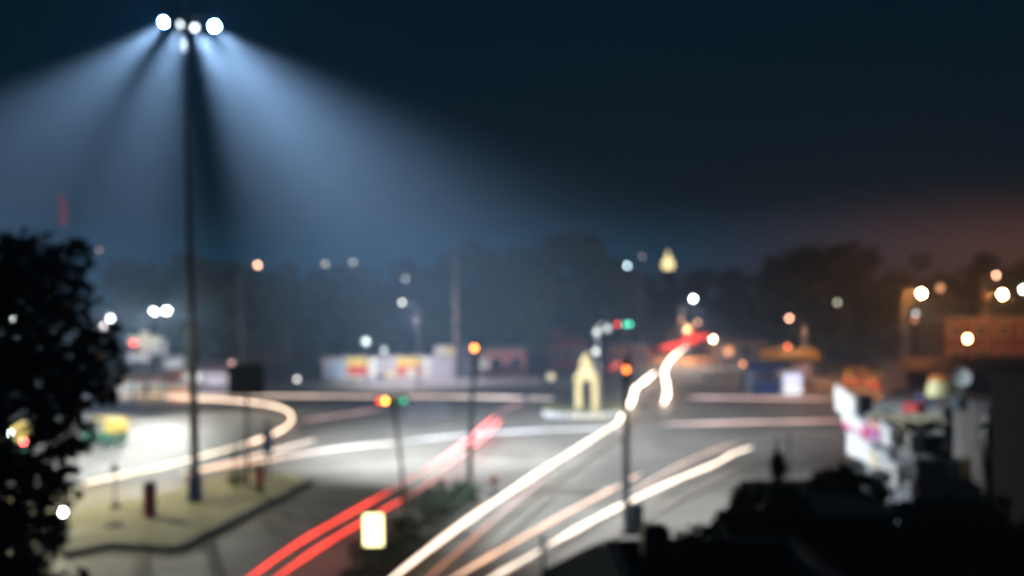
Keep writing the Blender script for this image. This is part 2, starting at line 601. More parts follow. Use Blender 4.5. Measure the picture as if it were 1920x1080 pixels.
def near_tree(label, d, spots, n, leaf, seed, foot, name='garden_tree'):
    rnd = random.Random(seed)
    f = atd(foot, 900, d)
    rt = thing(name, label, 'tree', (f.x, d, 0), 0, 'dark trees below the camera')
    cl = []
    t = MB()
    ps = []
    for x, y, r in spots:
        p = atd(x, y, d + rnd.uniform(-.5, .5)) - Vector((f.x, d, 0))
        ps.append(p)
        cl.append((p, r, r, r * .85))
    zt = max(1.0, min(p.z for p in ps) - .2)
    t.tube([(0, 0, 0), (.05, .03, zt * .5), (0, 0, zt)], [.17, .13, .1], 7)
    for p in ps:
        t.tube([(0, 0, zt - .1), (p + Vector((0, 0, zt))) / 2, p], [.07, .05, .015], 5)
    t.build('trunk', BARK, rt)
    leaf_cloud(cl, n, leaf, seed, .6).build('crown', LEAFD, rt)
    return rt


near_tree('dark dense tree below the white hoardings, bottom right', 21, [(1560, 905, .42), (1620, 925, .5), (1530, 950, .55), (1610, 990, .7), (1690, 985, .6), (1540, 1040, .7), (1660, 1060, .8), (1590, 885, .26), (1650, 895, .2)], 6000, .10, 81, 1600)
near_tree('dark tree in the bottom right corner under the hanging white sheet', 20, [(1740, 975, .5), (1800, 960, .45), (1770, 1030, .65), (1850, 1010, .6), (1720, 1050, .5), (1900, 1060, .7), (1870, 950, .28)], 5000, .10, 82, 1800)
near_tree('low dark bushy tree in front of the flat topped dark block', 18.2, [(1370, 985, .32), (1400, 955, .34), (1345, 1010, .3), (1385, 1035, .45), (1392, 925, .2), (1430, 945, .4), (1470, 950, .45), (1440, 1000, .5), (1500, 1000, .5)], 5200, .09, 83, 1410)

# ------------------------------------------------------------------ median strip with planting, the near kerb
med = [at(x, y) for x, y in ((893, 936), (868, 928), (700, 1040), (640, 1082), (745, 1082), (905, 948))]
median = struct(MB().prism([(p.x, p.y) for p in med], 0.004, .15).build('median', mat('dark_soil', (.05, .045, .03), .95, 0, .3, 2)))
RUST = mat('rusty_brown_paint', (.30, .14, .07), .8, 0, .2, 3)
a, b2 = at(735, 1086), at(906, 950)
kerb_row(median, a + Vector((.13, 0, 0)), b2 + Vector((.13, 0, 0)), 12, RUST)
for i, (x, y, h, r) in enumerate(((862, 945, .9, .75), (835, 962, .95, .8), (800, 985, 1.0, .85), (762, 1015, .9, .9), (735, 1045, .8, .9), (700, 1066, .7, .8), (812, 970, .8, .6))):
    p = at(x, y)
    bush('median_shrub', ['shrub at the tip of the median strip by the dark signal pole', 'dark shrub second from the tip of the median', 'broad dark shrub in the middle of the median', 'dark green shrub right behind the lit box sign', 'yellowish lit shrub beside the lit box sign', 'low shrub below the lit box sign', 'small shrub between larger ones on the median'][i], (p.x, p.y, .15), h, r, 200 + i, 420, .10, LEAF, 'shrubs on the median strip')

# ------------------------------------------------------------------ bins, posts and boards on the island
def pillar_bin(px, py, h, r, mA, label, m2=DARKSTEEL, z=.16, name='litter_bin'):
    p = at(px, py, z)
    rt = thing(name, label, 'bin', (p.x, p.y, z), 0, 'painted bins and boxes on the island')
    MB().lathe((0, 0, 0), [(r * .95, 0), (r, .05), (r, h * .84), (r * .96, h * .85)], 14).build('body', mA, rt)
    MB().lathe((0, 0, 0), [(r * 1.06, h * .84), (r * 1.06, h * .89), (r * .8, h * .97), (r * .15, h)], 14).build('lid', m2, rt)
    MB().lathe((0, 0, 0), [(r * 1.03, h * .3), (r * 1.03, h * .36)], 14).lathe((0, 0, 0), [(r * 1.03, h * .6), (r * 1.03, h * .66)], 14).build('band', m2, rt)
    MB().box((0, -r * 1.0, h * .76), (r * 1.0, .04, h * .1)).build('opening', BLACKP, rt)
    return rt


pillar_bin(281, 968, 1.36, .25, MAROON, 'tall red and black litter bin standing alone on the sandy island')
pillar_bin(487, 914, 1.05, .2, REDP, 'red litter bin beside the dark board post')
pillar_bin(357, 912, .85, .16, mat('pink_paint', (.6, .10, .2), .5), 'small pink red bin behind the foot of the tall mast')
p = at(369, 938, .16)
cab = thing('control_cabinet', 'blue metal control cabinet at the foot of the tall mast', 'cabinet', (p.x + .05, p.y - .35, .16))
MB().box((0, 0, .55), (.5, .38, 1.0)).box((0, 0, .03), (.54, .42, .06)).build('body', BLUEP, cab)
dd = MB().box((0, -.2, .56), (.44, .02, .86)).build('door', BLUEP, cab)
MB().box((.16, -.22, .56), (.03, .03, .14)).build('handle', BLACKP, dd)
MB().box((0, 0, 1.08), (.58, .46, .06), 0, .9).build('roof', DARKSTEEL, cab)


def small_post(px, py, h, label, head='disc', z=.16, r=.035, base=True):
    p = at(px, py, z)
    rt = thing('sign_post', label, 'sign post', (p.x, p.y, z), 0, 'small posts on the island')
    MB().cyl((0, 0, 0), (0, 0, h), r, r, 7).build('post', DARKSTEEL, rt)
    if head == 'disc':
        MB().cyl((0, -.05, h), (0, -.09, h), .17, .17, 14).build('sign_disc', DARKSTEEL, rt)
    else:
        MB().box((0, -.06, h - .1), (.3, .05, .36)).build('sign_plate', DARKSTEEL, rt)
    if base:
        MB().lathe((0, 0, 0), [(.2, 0), (.19, .1), (.1, .2), (.05, .24)], 10).build('foot', CONC if head != 'disc' else DARKSTEEL, rt)
    return rt


small_post(216, 952, 1.62, 'thin short post with a round head on a dark foot, beside the near tree')
small_post(441, 905, 1.45, 'thin short post with a dark plate left of the board post', 'plate')
p = at(503, 900, .16)
o = thing('banner_post', 'dark upright post carrying a narrow blue panel behind the red bin', 'sign post', (p.x, p.y, .16))
MB().cyl((0, 0, 0), (0, 0, 2.65), .05, .05, 8).build('post', DARKSTEEL, o)
MB().box((0, -.07, 1.75), (.42, .05, 1.05)).build('panel', BLUEP, o)
MB().ball((0, 0, 2.7), .11, 8, 5).build('cap', DARKSTEEL, o)

p = at(464, 917, .16)
bd = thing('notice_board', 'dark square board seen from behind on a single post on the island', 'sign board', (p.x, p.y, .16))
q = atd(463, 714, p.y)
MB().cyl((0, 0, 0), (0, .0, q.z + .3), .075, .075, 8).build('post', DARKSTEEL, bd)
qx = q.x - p.x
MB().box((qx, -.1, q.z - .1), (1.52, .06, 1.30)).build('panel', DARKSTEEL, bd)
MB().box((qx, -.15, q.z + .56), (1.6, .06, .07)).box((qx, -.15, q.z - .76), (1.6, .06, .07)).box((qx - .77, -.15, q.z - .1), (.07, .06, 1.25)).box((qx + .77, -.15, q.z - .1), (.07, .06, 1.25)).build('frame', BLACKP, bd)
MB().box((qx, -.15, q.z - .1), (.05, .05, 1.25)).box((qx, -.155, q.z - .1), (1.47, .04, .05)).build('brace', BLACKP, bd)
for i, (x, y, s) in enumerate(((443, 915, .4), (480, 922, .35))):
    p = at(x, y, .16)
    bush('island_plant', ['yellow green plant left of the board post', 'low yellow green plant in front of the red bin'][i], (p.x, p.y, .16), .65 if i == 0 else .3, s, 230 + i, 260, .08, mat('yellow_green_leaf', (.20, .20, .05), .6), 'plants at the board post', 'plant')
p = at(215, 985, .16)  # flat round disc, darker than the sandy paving about it
disc_rt = thing('dark_disc', 'round dark disc lying flat on the sandy island', 'manhole cover', (p.x, p.y, .16))
MB().lathe((0, 0, .004), [(.42, 0), (.42, .012), (.37, .014)], 20).build('rim', DARKSTEEL, disc_rt)
MB().lathe((0, 0, .006), [(.36, 0), (.36, .012)], 20).build('lid', DARKSTEEL, disc_rt)


# ------------------------------------------------------------------ traffic signals
def signal(px, py, foot, base_z, label, lights, pole_r=.09, horizontal=False, name='traffic_signal', stripes=None):
    """lights: list of (dx, dz, colour or None, brightness) relative to the lamp position (px, py)."""
    f = at(*foot, base_z)
    d = f.y
    h = atd(px, py, d)
    rt = thing(name, label, 'traffic light', (f.x, f.y, base_z), 0, 'traffic signals at the junction')
    top = h.z - base_z + (.25 if not horizontal else .12)
    hx = h.x - f.x
    xs = [l[0] for l in lights]
    zs = [l[1] for l in lights]
    tx = (hx + (max(xs) + min(xs)) / 2) if horizontal else hx
    MB().tube([(0, 0, 0), (tx * .35 if not horizontal else tx * .3, .0, top * .45), (tx, 0, top)], [pole_r * 1.1, pole_r, pole_r * .9], 9).build('pole', DARKSTEEL, rt)
    MB().lathe((0, 0, 0), [(.22, 0), (.2, .12), (.13, .3)], 10).build('pole_foot', DARKSTEEL, rt)
    if stripes:
        s = MB()
        for k in range(3):
            s.cyl((tx * .01, 0, .35 + k * .42), (tx * .03, 0, .56 + k * .42), pole_r * 1.2, pole_r * 1.2, 9)
        s.build('painted_band', YELLOWP, rt)
    cxm, czm = (max(xs) + min(xs)) / 2, (max(zs) + min(zs)) / 2
    hd = MB().box((hx + cxm, -.22, h.z - base_z + czm), (max(xs) - min(xs) + .32, .22, max(zs) - min(zs) + .32)).build('signal_head', BLACKP, rt)
    MB().box((tx, -.08, h.z - base_z + czm), (.06, .14, .06)).build('bracket', DARKSTEEL, rt)
    for dx, dz, c, B in lights:
        g = glow(c, lamp_strength(B, .1, d)) if c else mat('unlit_lens', (.06, .05, .05), .3)
        c0 = Vector((hx + dx, -.345, h.z - base_z + dz))
        MB().cyl(c0, c0 + Vector((0, .03, 0)), .1, .1, 12).build('lens', g, hd)
        vs = MB()
        vs.tube([c0 + Vector((.12 * math.cos(a), -.06, .12 * math.sin(a))) for a in [math.pi * k / 8 for k in range(9)]], .018, 4)
        vs.build('visor', BLACKP, hd)
    return rt


signal(724, 750, (760, 985), .0, 'slim signal pole with a glowing amber lamp left and dim green lamps right', [(-.18, 0, REDL, 1.1), (.0, .0, (1, .30, .04), 4.0), (.44, .0, GREENL, .06), (.70, 0, GREENL, .34)], .06, True, stripes=True)
signal(890, 652, (880, 928), .0, 'dark signal pole at the tip of the median with an amber lamp on top', [(0, 0, AMB, 3.0), (0, -.28, None, 0), (0, .28, None, 0)], .11)
signal(1172, 692, (1176, 1003), .0, 'thick dark signal pole between the white streaks with an orange lamp on top', [(0, 0, AMB, 1.8), (0, -.28, None, 0), (0, .28, None, 0)], .12)
signal(1157, 608, (1205, 765), .0, 'distant signal with one red and one green lamp above the yellow arch', [(0, 0, REDL, .42), (.62, 0, GREENL, .35), (.95, 0, GREENL, .5)], .08, True)

p = at(1181, 1003)
o = thing('junction_box', 'dark metal junction box at the foot of the thick signal pole', 'cabinet', (p.x + .05, p.y + .05, 0))
MB().box((.22, 0, .5), (.42, .3, 1.0)).build('body', DARKSTEEL, o)
MB().box((.22, 0, 1.03), (.48, .36, .06), 0, .8).build('roof', DARKSTEEL, o)
MB().box((.22, -.16, .52), (.36, .02, .84)).build('door', BLACKP, o)


def bollard(px, py, h, r, label, z=0.0, group='dark bollards at the tip of the median', ball=False):
    p = at(px, py, z)
    rt = thing('bollard', label, 'bollard', (p.x, p.y, z), 0, group)
    MB().lathe((0, 0, 0), [(r * 1.25, 0), (r * 1.2, .08), (r, .1), (r * .92, h * .86), (r * .6, h * .97), (.02, h)], 12).build('post', BLACKP, rt)
    MB().lathe((0, 0, 0), [(r * 1.02, h * .62), (r * 1.01, h * .72)], 12).build('band', WHITEP, rt)
    if ball:
        MB().ball((0, 0, h + .12), .2, 10, 6).build('finial', BLACKP, rt)
    return rt


bollard(828, 935, .5, .09, 'round headed bollard, left of two by the median tip', ball=True)
bollard(851, 938, .85, .14, 'plain thick bollard, right of two by the median tip')
for i, x in enumerate((565, 608, 671)):
    bollard(x, 757, 1.0, .17, ['leftmost of three dark bollards on the far side of the junction', 'middle one of three dark bollards on the far side of the junction', 'rightmost of three dark bollards, left of the slim signal'][i], group='bollards on the far side')
p = at(925, 930)
o = thing('hazard_marker', 'tilted orange marker plate on a pale block beside the median tip', 'road marker', (p.x, p.y, 0))
MB().box((0, 0, .14), (.8, .4, .28), .2, .8).build('base_block', CONC, o)
MB().cyl((0, 0, .2), (.02, -.02, .75), .03, .03, 6).build('stem', DARKSTEEL, o)
MB().slab([(-.18, -.06, .48), (.1, -.06, .42), (.26, -.06, .86), (-.02, -.06, .92)], .03).build('plate', mat('orange_reflector', (.6, .18, .06), .4), o)

# lit box sign on the median
p = at(704, 1112)
d = p.y
c0, c1 = atd(680, 960, d), atd(722, 1024, d)
o = thing('lit_box_sign', 'glowing pale yellow box sign on a short post among the median shrubs', 'lit sign', (p.x, d, 0))
w_, h_ = c1.x - c0.x - .1, c0.z - c1.z - .1
cz, cxx = (c0.z + c1.z) / 2, (c0.x + c1.x) / 2 - p.x
MB().cyl((cxx, 0, 0), (cxx, 0, cz - h_ / 2), .06, .06, 8).build('post', DARKSTEEL, o)
b_ = MB().box((cxx, 0, cz), (w_ + .06, .22, h_ + .06)).build('case', YELLOWP, o)
MB().box((cxx, -.115, cz), (w_, .02, h_)).box((cxx, .115, cz), (w_, .02, h_)).build('lit_panel', glow((1, .92, .45), 4.2), b_)

# barrier beam by the roundabout
p = at(1015, 762)
o = thing('barrier_beam', 'low black barrier beam on short legs left of the yellow arch', 'barrier', (p.x, p.y, 0))
MB().box((0, 0, .72), (2.9, .12, .2)).build('beam', BLACKP, o)
for x in (-1.2, 0, 1.25):
    MB().cyl((x, 0, 0), (x, 0, .64), .05, .05, 7).build('leg', BLACKP, o)
MB().ball((-1.3, 0, .95), .14, 8, 5).build('reflector', BLACKP, o)
p = at(800, 785)
o = thing('crowd_barrier', 'pale steel barrier with thin uprights right of the slim signal', 'barrier', (p.x, p.y, 0))
f = MB()
f.cyl((-1.6, 0, 1.0), (1.6, 0, 1.0), .03).cyl((-1.6, 0, .25), (1.6, 0, .25), .03)
f.build('rail', STEEL, o)
for k in range(9):
    MB().cyl((-1.6 + k * .4, 0, .0 if k in (0, 4, 8) else .25), (-1.6 + k * .4, 0, 1.0), .02).build('upright', STEEL, o)

# ------------------------------------------------------------------ yellow arch shrine with its ring of pots
p = at(1101, 781)
AD = p.y
sc_ = AD / FPX
o = thing('memorial_arch', 'pale yellow open arch with a stepped pointed top at the centre of the roundabout', 'arch', (p.x, AD, 0), R(-6))
H = 118 * sc_
W = 42 * sc_
MB().prism([(-W * .8, -W * .8), (W * .8, -W * .8), (W * .8, W * .8), (-W * .8, W * .8)], 0.004, .22).build('plinth', CREAM, o)
for sx in (-1, 1):
    for sy in (-1, 1):
        MB().box((sx * W * .36, sy * W * .33, .22 + H * .27), (W * .26, W * .26, H * .54)).box((sx * W * .36, sy * W * .33, .3), (W * .32, W * .32, .16)).build('pillar', CREAM, o)
ar = MB()
for sy in (-1, 1):
    ys = sy * W * .33
    for k in range(10):
        a0, a1 = math.pi * k / 10, math.pi * (k + 1) / 10
        rx, rz_ = W * .24, H * .14
        zc = .22 + H * .42
        ztop = .22 + H * .6
        pts = [(rx * math.cos(a0), zc + rz_ * math.sin(a0)), (rx * math.cos(a1), zc + rz_ * math.sin(a1)), (rx * math.cos(a1), ztop), (rx * math.cos(a0), ztop)]
        ar.add([(x, ys - W * .12, z) for x, z in pts] + [(x, ys + W * .12, z) for x, z in pts], [(0, 1, 2, 3), (7, 6, 5, 4), (0, 4, 5, 1), (2, 6, 7, 3), (1, 5, 6, 2), (3, 7, 4, 0)])
ar.build('arch_wall', CREAM, o)
MB().box((0, 0, .22 + H * .57), (W * 1.08, W * 1.02, H * .05)).build('cornice', CREAM, o)
MB().box((0, 0, .22 + H * .645), (W * .86, W * .86, H * .1), 0, .88).box((0, 0, .22 + H * .73), (W * .62, W * .62, H * .08), 0, .85).build('stepped_roof', CREAM, o)
MB().lathe((0, 0, .22 + H * .765), [(W * .27, 0), (W * .29, H * .04), (W * .22, H * .11), (W * .1, H * .16), (W * .05, H * .19), (.02, H * .23)], 12).build('dome', CREAM, o)
ppot = None
k = 0
for i in range(15):
    a = math.pi * (1.0 + i / 14)
    x, y = p.x + 3.0 * math.cos(a), AD + .6 + 2.0 * math.sin(a)
    lab = 'white flower pot with a small green plant in the ring round the yellow arch'
    if ppot is None:
        ppot = thing('flower_pot', lab, 'flower pot', (x, y, 0), 0, 'white pots round the yellow arch')
        MB().lathe((0, 0, 0), [(.14, 0), (.22, .34), (.25, .36), (.25, .42), (.2, .42)], 10).build('pot', WHITEP, ppot)
        leaf_cloud([(Vector((0, 0, .62)), .24, .24, .22)], 60, .09, 4).build('plant', mat('yellow_green_leaf', (.20, .20, .05), .6), ppot)
    else:
        dup(ppot, (x, y, 0), i * .9, lab)
# curved double lamp post beside the arch
g = at(1127, 779)
o = thing('double_lamp_post', 'pale grey post with a curved top and two globe lamps beside the yellow arch', 'lamp post', (g.x, g.y, 0))
za, zb, zc_ = atd(1119, 622, g.y), atd(1139, 616, g.y), atd(1117, 659, g.y)
zt = za.z + .35
MB().tube([(0, 0, 0), (-.1, 0, 2.5), (za.x - g.x, 0, za.z - .1), (za.x - g.x + .15, 0, zt), ((zb.x + za.x) / 2 - g.x, 0, zt + .28), (zb.x - g.x, 0, zb.z + .15)], [.12, .11, .09, .07, .06, .05], 8).build('pole', mat('pale_grey_paint', (.6, .6, .58), .5), o)
for q, B in ((za, .42), (zb, .36), (zc_, .55)):
    MB().ball((q.x - g.x, -.14, q.z), .2, 10, 6).build('lamp_globe', glow((.9, .95, .82), lamp_strength(B, .2, g.y) * .8), o)

# ------------------------------------------------------------------ painted wall, boards and houses on the far side
def yat(px, py, y):          # point on the plane at depth y
    return atd(px, py, y)


WD = 108.0
xa, xb = yat(605, 700, WD).x, yat(852, 700, WD).x
zt = yat(700, 670, WD).z
o = thing('painted_wall', 'long low lilac wall painted with red and yellow advertising panels', 'wall', (0, 0, 0))
MB().box(((xa + xb) / 2, WD, zt / 2 + .07), (xb - xa, .35, zt - .14)).build('wall', LILAC, o)
MB().box(((xa + xb) / 2, WD, zt + .06), (xb - xa + .2, .5, .12)).build('coping', CONC, o)
MB().box(((xa + xb) / 2, WD - .25, .34), (xb - xa, .14, .5)).build('plinth', PLASTER, o)


def panel(px0, py0, px1, py1, m, name, parent, pr):
    a, b = yat(px0, py0, WD), yat(px1, py1, WD)
    return MB().box(((a.x + b.x) / 2, WD - .18 - pr / 2, (a.z + b.z) / 2), (b.x - a.x, pr, a.z - b.z)).build(name, m, parent)


YP, RP, WP = mat('yellow_print', (.85, .62, .16), .8), mat('red_print', (.72, .07, .08), .8), mat('white_wash', (.8, .78, .74), .8, 0, .1, 2)
for x0, x1 in ((650, 692), (743, 791)):
    pp = panel(x0, 671, x1, 711, WP, 'advert_panel', o, .012)
    panel(x0 + 1, 671, x1 - 1, 685, YP, 'yellow_band', pp, .03)
    panel(x0 + 2, 685.3, x1 - 2, 704, RP, 'red_field', pp, .03)
panel(762, 690, 780, 708, WP, 'white_figure', o, .05)
panel(694, 672, 704, 711, WP, 'white_strip', o, .014)
panel(705, 696, 741, 710, mat('cream_print', (.8, .7, .45), .8), 'cream_strip', o, .016)
panel(795, 669, 806, 711, WP, 'white_strip', o, .014)
panel(616, 678, 646, 708, mat('pale_blue_print', (.45, .55, .72), .8), 'pale_blue_panel', o, .014)
p0 = yat(713, 715, WD - 1.5)
o = thing('street_box', 'small blue box on the pavement in front of the painted wall', 'box', (p0.x, WD - 1.5, .14))
MB().box((0, 0, .45), (.75, .5, .8)).build('body', BLUEP, o)
MB().box((0, 0, .88), (.85, .6, .07)).build('lid', DARKSTEEL, o)
for i in range(7):
    x = xa + 6 + i * 2.7
    if i == 0:
        mee = MB().box((0, 0, .3), (2.6, .3, .6)).build('low_wall_block', LILAC)
        first = mee
    else:
        mee = first.copy()
        COL.objects.link(mee)
    mee.location = (x, 103.5, .14)
    tag(mee, 'pale low wall block in the row along the pavement before the painted wall', 'wall block', 'low wall blocks')

# raised hoarding and red buildings
d = 112.0
a, b = yat(815, 648, d), yat(859, 676, d)
o = thing('roadside_hoarding', 'white and yellow hoarding raised on two posts above the wall end', 'billboard', ((a.x + b.x) / 2, d, 0))
wd = b.x - a.x
MB().box((-wd * .24, 0, (a.z + b.z) / 2), (wd * .5, .12, a.z - b.z)).build('white_panel', WP, o)
MB().box((wd * .25, 0, (a.z + b.z) / 2), (wd * .48, .12, a.z - b.z)).build('yellow_panel', mat('pale_yellow_print', (.8, .62, .3), .8), o)
for s in (-1, 1):
    MB().cyl((s * wd * .35, .15, 0), (s * wd * .35, .15, a.z), .1, .1, 7).build('post', STEEL, o)


def house(px0, px1, pytop, d, depth, label, m, nwin=(3, 1), roof='flat', lit=None, group='buildings beyond the junction', door=True):
    a, b = yat(px0, pytop, d), yat(px1, pytop, d)
    wd, h = b.x - a.x, (a.z + b.z) / 2
    rt = thing('house', label, 'building', ((a.x + b.x) / 2, d + depth / 2, 0), 0, group)
    MB().box((0, 0, h / 2), (wd, depth, h)).build('wall', m, rt)
    if roof == 'flat':
        MB().box((0, 0, h + .12), (wd + .4, depth + .4, .24)).build('roof', CONC, rt)
    else:
        MB().add([(-wd / 2 - .3, -depth / 2 - .3, h), (wd / 2 + .3, -depth / 2 - .3, h), (wd / 2 + .3, depth / 2 + .3, h), (-wd / 2 - .3, depth / 2 + .3, h), (-wd / 2 - .3, 0, h + 1.6), (wd / 2 + .3, 0, h + 1.6)], [(0, 1, 5, 4), (2, 3, 4, 5), (0, 4, 3), (1, 2, 5), (3, 2, 1, 0)]).build('roof', BRICKR, rt)
    nx, nz = nwin
    for i in range(nx):
        for k in range(nz):
            x = -wd / 2 + wd * (i + .5) / nx
            z = h * (k + .55) / nz
            ww, wh = min(1.3, wd / nx * .5), min(1.3, h / nz * .45)
            f = MB().box((x, -depth / 2 - .03, z), (ww + .2, .08, wh + .2)).build('window', WHITEP, rt)
            on = lit and (i, k) in lit
            MB().box((x, -depth / 2 - .08, z), (ww, .04, wh)).build('pane', glow(lit[(i, k)][0], lit[(i, k)][1]) if on else GLASSD, f)
    return rt


house(912, 986, 657, 111, 7, 'low red washed shop house right of the dark signal pole', BRICKR, (2, 1))
house(815, 852, 682, 116, 5, 'small plastered house behind the end of the painted wall', PLASTER, (1, 1))
house(862, 912, 664, 118, 5, 'low pinkish house left of the red washed shop house', mat('pinkish_plaster', (.42, .26, .25), .9), (1, 1))
house(415, 545, 548, 146, 10, 'reddish house with a pitched roof seen dimly among the trees', mat('red_brick_wall', (.30, .12, .10), .9), (4, 2), 'gable')
house(575, 790, 560, 152, 10, 'long dim two storey block among the trees behind the painted wall', PLASTER, (7, 2), 'flat')
house(1030, 1100, 640, 125, 8, 'reddish low building left of the yellow arch behind', BRICKR, (3, 1), 'gable')
house(1142, 1215, 650, 128, 8, 'low orange tinted building at the corner left of the far road', mat('ochre_plaster', (.45, .27, .16), .9), (3, 1))
house(1355, 1440, 640, 135, 8, 'low building at the corner right of the far road', PLASTER, (3, 1))
house(1590, 1760, 655, 140, 8, 'dark long shed behind the tree trunks on the right', DARKWALL, (6, 1))
house(1770, 1990, 600, 120, 10, 'dark red walled building at the right edge under orange lamps', mat('dark_red_wall', (.10, .022, .016), .9), (5, 2))

# round hanging disc sign and tall pale column
p0 = yat(908, 683, 104)
o = thing('round_sign', 'white round sign on a thin post in front of the red shop house', 'sign', (p0.x, 104, .14))
MB().cyl((0, 0, 0), (0, 0, p0.z), .05, .05, 7).build('post', STEEL, o)
MB().cyl((0, -.06, p0.z - .14), (0, -.1, p0.z - .14), .55, .55, 18).build('sign_disc', WHITEP, o)
p0 = yat(853, 480, 112)
o = thing('utility_pole', 'tall dim utility pole rising above the far trees', 'utility pole', (p0.x, 112, 0))
MB().cyl((0, 0, 0), (0, 0, p0.z), .22, .14, 8).build('pole', mat('pinkish_concrete', (.4, .32, .3), .9), o)
MB().box((0, -.2, p0.z - .7), (2.2, .12, .12)).box((0, -.2, p0.z - 1.6), (1.6, .12, .12)).build('crossarm', DARKSTEEL, o)
p0 = yat(872, 640, 106)
o = thing('dark_kiosk', 'tall dark shuttered kiosk between the wall end and the red shop house', 'kiosk', (p0.x, 106, .14))
MB().box((0, 0, 1.9), (2.0, 1.6, 3.8), 0, .86).build('body', mat('kiosk_dark', (.06, .06, .085), .8), o)
MB().box((0, 0, 3.9), (2.1, 1.8, .16)).build('roof', DARKSTEEL, o)
MB().box((0, -.84, 1.3), (1.3, .06, 1.9)).build('shutter', mat('kiosk_shutter', (.09, .09, .12), .6), o)

# lit dome on its tower, far off
DD = 235.0
p0, p1 = yat(1252, 470, DD), yat(1253, 508, DD)
o = thing('temple_tower', 'distant tower with a glowing pale yellow pointed dome above the trees', 'tower', (p1.x, DD, 0))
MB().box((0, 0, p1.z / 2), (3.4, 3.4, p1.z), 0, .85).build('wall', DARKWALL, o)
MB().box((0, 0, p1.z + .15), (3.6, 3.6, .3)).build('parapet', DARKWALL, o)
hh = p0.z - p1.z
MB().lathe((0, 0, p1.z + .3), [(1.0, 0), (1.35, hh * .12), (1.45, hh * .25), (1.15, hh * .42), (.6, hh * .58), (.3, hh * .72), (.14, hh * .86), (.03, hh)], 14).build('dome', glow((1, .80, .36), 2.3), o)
for sx in (-1, 1):
    MB().box((sx * .9, -1.62, p1.z * .8), (.6, .1, 1.4)).build('window', GLASSD, o)

# flag on its pole behind the near tree
FD = 62.0
f0, f1 = yat(106, 358, FD), yat(121, 420, FD)
o = thing('flag', 'limp red flag hanging from a thin pole above the near tree', 'flag', (f0.x, FD, 0))
MB().cyl((0, 0, 0), (0, 0, f0.z + .15), .07, .03, 7).build('pole', DARKSTEEL, o)
c = MB()
nr, nc = 7, 5
L = f0.z - f1.z
vs = [(.03 + .60 * (j / (nc - 1)) * (1 - .75 * abs(i / (nr - 1) - .45)) + .18 * i / (nr - 1), .09 * math.sin(j * 2.1 + i * .5), f0.z - L * i / (nr - 1) - .35 * (j / (nc - 1)) ** 1.5) for i in range(nr) for j in range(nc)]
c.add(vs, [(i * nc + j, i * nc + j + 1, (i + 1) * nc + j + 1, (i + 1) * nc + j) for i in range(nr - 1) for j in range(nc - 1)])
fc = c.build('cloth', mat('red_cloth', (.75, .06, .04), .8), o, True)
sm = fc.modifiers.new('thickness', 'SOLIDIFY')
sm.thickness = .02


# ------------------------------------------------------------------ vehicles
def auto_rickshaw(loc, rz, label, body=GREENP, hood=YELLOWP, head=None, tail=None):
    rt = thing('auto_rickshaw', label, 'auto rickshaw', loc, rz, 'parked auto rickshaws')
    # x forward; 2.6 long, 1.3 wide, 1.75 high
    side = [(-1.25, .35), (-1.25, .95), (.15, .95), (.15, .42), (.75, .42), (.95, .95), (1.2, .85), (1.3, .45), (1.1, .3), (-1.1, .3)]
    n = len(side)
    wv = lambda x: .64 if x < .2 else .64 - .28 * (x - .2) / 1.1
    b = MB().add([(x, -wv(x), z) for x, z in side] + [(x, wv(x), z) for x, z in side], [tuple(range(n - 1, -1, -1)), tuple(range(n, 2 * n))] + [(i, (i + 1) % n, n + (i + 1) % n, n + i) for i in range(n)])
    b.build('body', body, rt)
    hoodp = [(-1.3, .95), (-1.32, 1.35), (-1.15, 1.68), (.3, 1.76), (.72, 1.62), (.7, 1.56), (.28, 1.68), (-1.1, 1.6), (-1.2, 1.3), (-1.2, .95)]
    n = len(hoodp)
    MB().add([(x, -.64, z) for x, z in hoodp] + [(x, .64, z) for x, z in hoodp], [(i, (i + 1) % n, n + (i + 1) % n, n + i) for i in range(n)]).slab([(-1.3, -.64, .95), (-.55, -.64, .95), (-.6, -.64, 1.66), (-1.15, -.64, 1.66)], .02).slab([(-1.3, .62, .95), (-.55, .62, .95), (-.6, .62, 1.66), (-1.15, .62, 1.66)], .02).build('hood', hood, rt)
    MB().slab([(.95, -.45, .95), (.95, .45, .95), (.7, .5, 1.6), (.7, -.5, 1.6)], .02).build('windscreen', GLASSD, rt)
    MB().box((-.75, 0, .72), (.5, 1.1, .16)).box((-.98, 0, 1.0), (.12, 1.1, .5)).box((.3, 0, .7), (.36, .5, .14)).build('seat', BLACKP, rt)
    for x, y in ((-.85, -.55), (-.85, .55), (1.05, 0)):
        wl = MB().cyl((x, y - .055, .23), (x, y + .055, .23), .23, .23, 14).build('wheel', RUBBER, rt)
        MB().cyl((x, y - .065, .23), (x, y + .065, .23), .1, .1, 10).build('rim', STEEL, wl)
    hm = glow(*head) if head else WHITEP
    MB().ball((1.26, 0, .72), .11, 10, 6).build('headlight', hm, rt)
    tm = glow(*tail) if tail else REDP
    for y in (-.5, .5):
        MB().box((-1.28, y, .78), (.05, .14, .12)).build('tail_light', tm, rt)
    return rt


